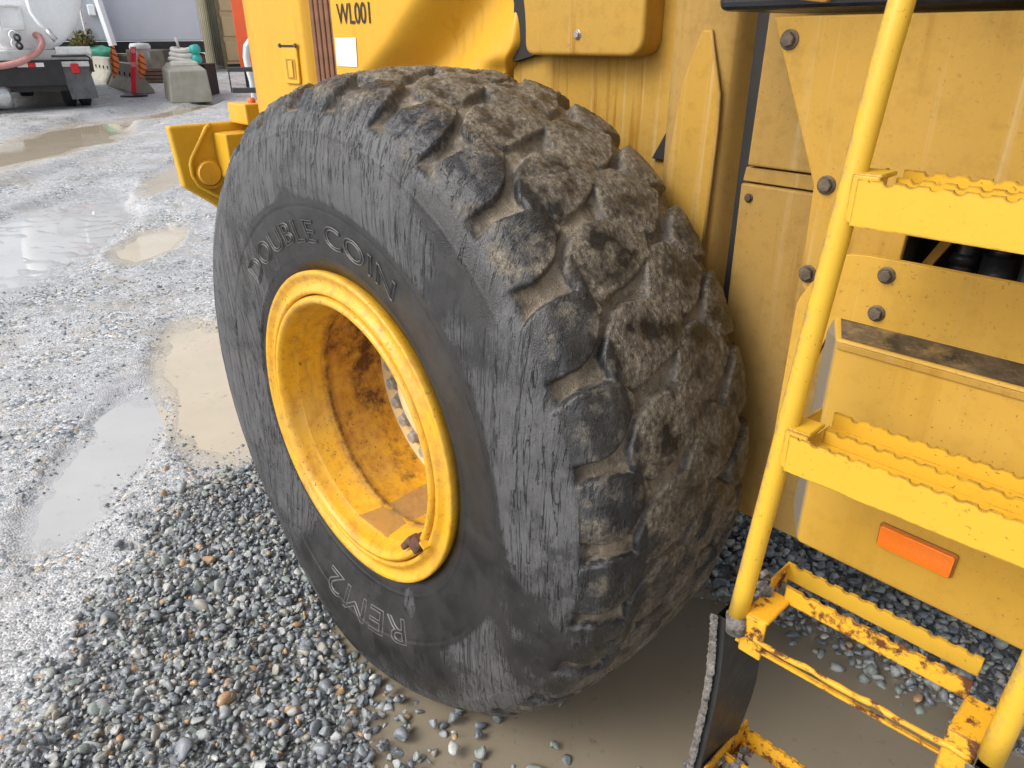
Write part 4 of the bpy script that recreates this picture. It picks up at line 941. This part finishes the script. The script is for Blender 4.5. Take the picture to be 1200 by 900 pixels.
def build_background():
    M_conc = plain('weathered_concrete', (.34, .325, .27), .85, 0, .18, 3, .5, 40, (.26, .25, .19))
    M_lblue = plain('pale_blue_tank_steel', (.53, .57, .63), .4, 0, .05, 1.2, .04, 20, (.57, .58, .60))
    # pale blue storage tank on a black skid
    T = thing('storage_tank', 'big pale blue-grey flat sided steel tank on a black skid behind the barriers', 'storage tank', -9.95, 26.0, .40)
    MB().box((-5.4, 0, .95), (0, 2.6, 3.9)).build('tank_wall', M_lblue, T, bevel=.03)
    MB().box((-5.4, -.03, .60), (0.02, 2.6, .93)).build('skid', M_chassis, T)
    MB().box((-5.4, .05, .0), (0.0, 2.5, .55)).build('skid_base', plain('skid_dark_rust', (.10, .06, .04), .8), T)  # skid base in one dark rust brown
    lg = MB(); lg.tube([(-2.95, -.18, 3.6), (-2.62, -.18, .82)], .13, 6); lg.build('corner_post', M_tank, T)
    MB().box((-3.1, -.2, 1.65), (-2.9, -.02, 1.95)).build('ladder_box', M_tank, T, bevel=.03)
    MB().tube([(-3.3, -.1, 1.1), (-3.3, -.1, 3.6)], .04, 6).build('drain_pipe', M_alu, T)
    # row of road barriers, then the end block
    g = 'concrete blocks along the yard edge'
    prof = [(-.28, 0), (-.28, .08), (-.12, .34), (-.10, .67), (.10, .67), (.12, .34), (.28, .08), (.28, 0)]
    a, b = W(-8.95, 19.0), W(-12.6, 24.2); dirv = (b-a); L = np.linalg.norm(dirv[:2]); ang = math.atan2(dirv[1], dirv[0])
    labs = ('concrete road barrier whose near end butts against the square concrete block', 'concrete road barrier farther back, running on behind the tank truck')
    for k in range(2):
        p = a+dirv*(k*.5); B = empty('concrete_barrier', (p[0], p[1], gz((p-CAM)@FW)), None, ang); tag(B, labs[k], 'barrier')
        V = []; Fc = []; n = len(prof); ll = L*.5-.03
        for x in (0.0, ll): V += [(x, y, z) for y, z in prof]
        Fc = [tuple(range(n)), tuple(range(2*n-1, n-1, -1))]+[(i, i+n, (i+1) % n+n, (i+1) % n) for i in range(n)]
        MB().add(V, Fc).build('barrier_body', M_conc, B, bevel=.02)
        for q in range(4): MB().box((.4+q*.7, .10, .38), (.5+q*.7, .135, .46)).build('pocket', M_dark, B)
    K = thing('concrete_block', 'square weathered concrete block with a chamfered whitish top, green hose fittings behind', 'concrete block', -7.33, 16.9, .45)
    kb = MB(); V = [(-.04, .0, 0), (.82, .0, 0), (.82, 1.35, 0), (-.10, 1.35, 0), (.02, .0, .64), (.78, .0, .66), (.78, 1.3, .66), (-.06, 1.3, .66), (.12, .14, .70), (.68, .14, .71), (.66, 1.1, .80), (.06, 1.1, .80)]
    kb.add(V, [(3, 2, 1, 0), (0, 1, 5, 4), (1, 2, 6, 5), (2, 3, 7, 6), (3, 0, 4, 7), (4, 5, 9, 8), (5, 6, 10, 9), (6, 7, 11, 10), (7, 4, 8, 11), (8, 9, 10, 11)])
    kb.build('block_body', M_conc, K, bevel=.025)
    MB().box((.10, .35, .66), (.68, 1.0, .83)).build('block_top', plain('pale_concrete_top', (.52, .50, .44), .8, 0, .12), K, bevel=.08, seg=3)
    K2 = thing('concrete_slab', 'low pale concrete slab lying behind the square block by the containers', 'concrete slab', -5.9, 20.2, -.1)
    MB().box((-.8, 0, 0), (1.5, .8, .34)).build('slab_body', M_conc, K2, bevel=.03)
    # red delineator post
    D = thing('delineator_post', 'slim bright red plastic delineator post on a black rubber base', 'post', -8.90, 18.45, 0)
    MB().lathe([(0, .30), (.03, .30), (.06, .22), (.07, .05)], (0, 0, 0), 24, 'z').build('post_base', M_black, D)
    pf = MB(); pf.add([(-.055, -.02, .05), (.06, -.02, .05), (.06, .02, .05), (-.055, .02, .05), (.15, -.02, 1.06), (.28, -.02, 1.06), (.28, .02, 1.06), (.15, .02, 1.06)], [(3, 2, 1, 0), (4, 5, 6, 7), (0, 1, 5, 4), (1, 2, 6, 5), (2, 3, 7, 6), (3, 0, 4, 7)])
    pf.build('post_shaft', plain('red_plastic', (.85, .035, .06), .4, 0, .08), D, bevel=.012)
    mt = plain('pink_reflective_band', (.90, .25, .26), .3, 0, .05)
    MB().box((.09, -.028, .64), (.20, -.021, .74)).build('reflective_band', mt, D); MB().box((.155, -.028, .93), (.26, -.021, 1.03)).build('reflective_band', mt, D)
    # folded orange and black striped boards hung on the barrier
    t = NT('orange_black_stripes'); x = t.sep(); ph = t.math('FRACT', t.mul(t.add(x[2], t.mul(x[0], .7)), 7.0))
    c = t.mix(t.math('LESS_THAN', ph, .22), (.92, .24, .06), (.05, .03, .02)); mo = t.pbr(c, .5)
    for (l, d, zz, sc, lab) in ((-9.30, 18.5, .84, 1.0, 'orange and black striped hazard board hanging alone on the concrete barrier'), (-8.80, 18.75, .80, .86, 'orange and black striped hazard board just behind the red post')):
        H = thing('hazard_board', lab, 'hazard board', l, d, 0, zz, 'striped hazard boards on the barrier')
        V = []
        for k in range(13):
            q = k/12; wdt = .015+.085*math.sin(q*math.pi)**.7; V += [(-wdt+(.03*math.sin(q*5)+.17*q), -.02, q*.68*sc), ((.03*math.sin(q*5)+.17*q), -.07, q*.68*sc), (wdt+(.03*math.sin(q*5)+.17*q), -.02, q*.68*sc), ((.03*math.sin(q*5)+.17*q), .03, q*.68*sc)]
        Fc = [(k*4+j, k*4+(j+1) % 4, k*4+4+(j+1) % 4, k*4+4+j) for k in range(12) for j in range(4)]
        MB().add(V, Fc).build('board_body', mo, H)
    # lidded grey tub
    B = thing('plastic_tub', 'grey lidded plastic tub standing behind the red post', 'tub', -10.45, 22.6, 0, .95)
    MB().lathe([(0, .001), (0, .19), (.46, .235)], (0, 0, 0), 32, 'z').build('tub_body', plain('grey_plastic', (.44, .50, .49), .45, 0, .08), B, True)
    MB().lathe([(.46, .275), (.53, .28), (.60, .24), (.62, .0005)], (0, 0, 0), 32, 'z').build('lid', plain('grey_lid', (.52, .58, .57), .45, 0, .06), B, True)
    P_ = thing('pallet_stack', 'brown timber stack carrying the lidded tub behind the barrier', 'timber stack', -10.45, 22.6, 0)
    for k in range(4): MB().box((-.7, -.5, k*.09), (.9, .5, k*.09+.075)).build('plank', plain('dark_timber', (.13, .09, .06), .85, 0, .4), P_) if k == 0 else MB().box((-.7+.05*k, -.5, k*.095), (.9-.04*k, .5, k*.095+.075)).build('plank', bpy.data.materials['dark_timber'], P_)
    # flattened white hose rolled into a coil, aqua fittings
    Hc = thing('hose_coil', 'flat white layflat hose rolled in a coil with aqua green fittings', 'hose', -7.42, 18.1, 0, 1.13)
    mw = plain('off_white_hose', (.62, .60, .55), .6, 0, .12, 9); ma = plain('aqua_fitting', (.05, .50, .42), .4, 0, .1)
    for k in range(3):
        rr = .30-.02*k; pts = [(rr*math.cos(t_)*1.0+.02*k, rr*.8*math.sin(t_), .10+.10*k+.02*math.sin(2*t_+k)) for t_ in np.linspace(0, 2*math.pi, 33)]
        MB().tube(pts, .052, 10).build('hose_loop', mw, Hc, True)
    MB().tube([(-.12, .1, .30), (-.13, .1, .45), (-.16, .1, .56)], .03, 8).build('hose_end', mw, Hc, True)
    for z in (.10, .30): MB().tube([(.26, -.1, z), (.40, -.16, z+.02)], .10, 16).build('fitting', ma, Hc, True)
    K3 = thing('dark_pallet', 'dark pallet of gear on which the white hose coil lies', 'pallet', -7.4, 18.2, 0)
    MB().box((-.55, .2, 0), (.30, .9, .70)).build('pallet_body', M_dark, K3, bevel=.02)
    # tan container, end-on with ribbed side; orange container beside it
    def ribbed(o, y0, y1, z0, z1, x, mat, pitch=.28, depth=.05):
        m = MB(); n = int((y1-y0)/pitch)
        m.box((x-.02+.03, y0, z0), (x+.06, y1, z1))
        m.build('side_wall', mat, o)
        base = None
        for k in range(n):
            if base is None:
                base = MB().prism([(0, 0), (.001, 0), (.001, 1), (0, 1)], 0, 1); V = [(x+.012, 0, z0), (x-depth, .05, z0), (x-depth, .15, z0), (x+.012, .2, z0), (x+.012, 0, z1), (x-depth, .05, z1), (x-depth, .15, z1), (x+.012, .2, z1)]
                base = MB().add(V, [(0, 1, 5, 4), (1, 2, 6, 5), (2, 3, 7, 6), (0, 3, 2, 1), (4, 5, 6, 7)]).build('rib', mat, o); base.location = (0, y0+k*pitch, 0)
            else: copy_part(base, o, (0, y0+k*pitch, 0))
    mt1 = plain('tan_container_side', (.30, .27, .17), .6, 0, .15, 2); mt2 = plain('cream_container_door', (.68, .50, .26), .5, 0, .06, 2)
    T1 = thing('shipping_container', 'tan shipping container with ribbed olive side and cream panelled end', 'shipping container', -9.95, 27.6, .58)
    MB().box((.05, .01, .15), (2.2, 2.7, 3.2)).build('container_body', mt2, T1)
    ribbed(T1, .05, 2.7, .10, 3.2, .0, mt1)
    for z in (.25, 1.02, 1.80, 2.55): MB().box((.12, -.05, z), (.95, .01, z+.62)).build('door_panel', mt2, T1, bevel=.03)
    MB().box((-.02, -.06, 0), (.09, .05, 3.2)).build('corner_post', plain('olive_post', (.22, .19, .10), .6), T1)
    MB().box((0, -.02, 0), (2.2, 2.7, .12)).build('base_rail', M_chassis, T1)
    T2 = thing('orange_container', 'orange-red steel container corner with a white placard high on its face', 'shipping container', -6.95, 20.4, .1)
    MB().box((0, 0, .40), (2.4, 1.6, 3.0)).build('container_body', plain('orange_red_paint', (.80, .115, .035), .4, 0, .08, 2), T2, bevel=.02)
    MB().box((.30, -.02, 1.55), (.52, -.004, 2.4)).build('placard', M_white, T2)
    mpg = plain('placard_grey', (.25, .27, .35), .6)
    MB().box((.34, -.026, 1.60), (.48, -.021, 1.66)).build('placard_print', mpg, T2); MB().box((.34, -.026, 1.72), (.44, -.021, 1.75)).build('placard_print', mpg, T2)
    MB().box((.05, .1, 0), (2.3, 1.5, .40)).build('skid', M_chassis, T2)
    # black tow frame and pale pipe close behind the loader
    F = thing('tow_frame', 'black steel frame of a trailer poking out behind the loader hood', 'trailer frame', -4.30, 12.0, .0, .24)
    MB().box((0, 0, .955), (1.2, .08, 1.02)).box((.03, 0, .655), (1.2, .08, .73)).box((.0, .02, .66), (.02, .04, .96)).build('frame_bars', M_chassis, F, bevel=.008)
    MB().box((1.0, .0, .0), (1.2, .08, 1.02)).build('frame_leg', M_chassis, F)
    Pp = thing('pale_pipe', 'pale grey bent pipe arching beside the black trailer frame', 'pipe', -4.02, 12.3, 0, .24)
    MB().tube([(-.02, 0, .02), (-.02, 0, .8), (-.05, 0, 1.0), (-.06, 0, 1.15), (-.03, 0, 1.30), (.05, 0, 1.39), (.2, 0, 1.42)], .05, 12).build('pipe_body', plain('pale_pipe', (.68, .71, .70), .35, 0, .06), Pp, True)
    # muddy plank and a green tarpaulin bundle
    Tg = thing('tarp_bundle', 'small green tarpaulin bundle behind the far barrier', 'tarpaulin', -12.6, 24.6, 0, 1.18)
    bm = bmesh.new(); bmesh.ops.create_icosphere(bm, subdivisions=3, radius=1)
    V = np.array([v.co[:] for v in bm.verts]); Fc = [tuple(v.index for v in f.verts) for f in bm.faces]; bm.free()
    V = V*(1+.25*fbm(V[:, 0]*2, V[:, 1]*2, V[:, 2]*2, 3))[:, None]*np.array([.45, .3, .2])+np.array([0, 0, .1])
    raw('tarp_body', V, Fc, plain('green_tarp', (.05, .28, .18), .5), Tg, True)
    Tb = thing('crate_pile', 'dark gear heaped under the green tarpaulin behind the barrier', 'gear pile', -12.6, 24.8, 0)
    MB().box((-.6, 0, 0), (1.8, .8, .62)).box((.7, -.1, .0), (1.9, .6, .75)).build('gear_body', plain('gear', (.09, .08, .06), .8, 0, .5, 4), Tb, bevel=.05)
    Sh = thing('scrub_bush', 'yellow-green scrub showing between the tank truck and the blue tank', 'bush', -13.2, 24.6, 0)
    n = 1500; P = rng.normal(size=(n, 3))*np.array([.12, .2, .13])+np.array([.12, 0, .96]); V = []; Fc = []
    for k, p in enumerate(P):
        a = rng.normal(size=3)*.05; b_ = rng.normal(size=3)*.05; V += [p, p+a, p+a*.6+b_]; Fc.append((3*k, 3*k+1, 3*k+2))
    raw('foliage', V, Fc, plain('scrub_leaf', (.16, .15, .05), .7, 0, .5, 6), Sh)
    MB().tube([(0, 0, 0), (.05, 0, .6), (0, .05, 1.2)], [.05, .04, .02], 6).build('stem', M_rust, Sh)
build_background()
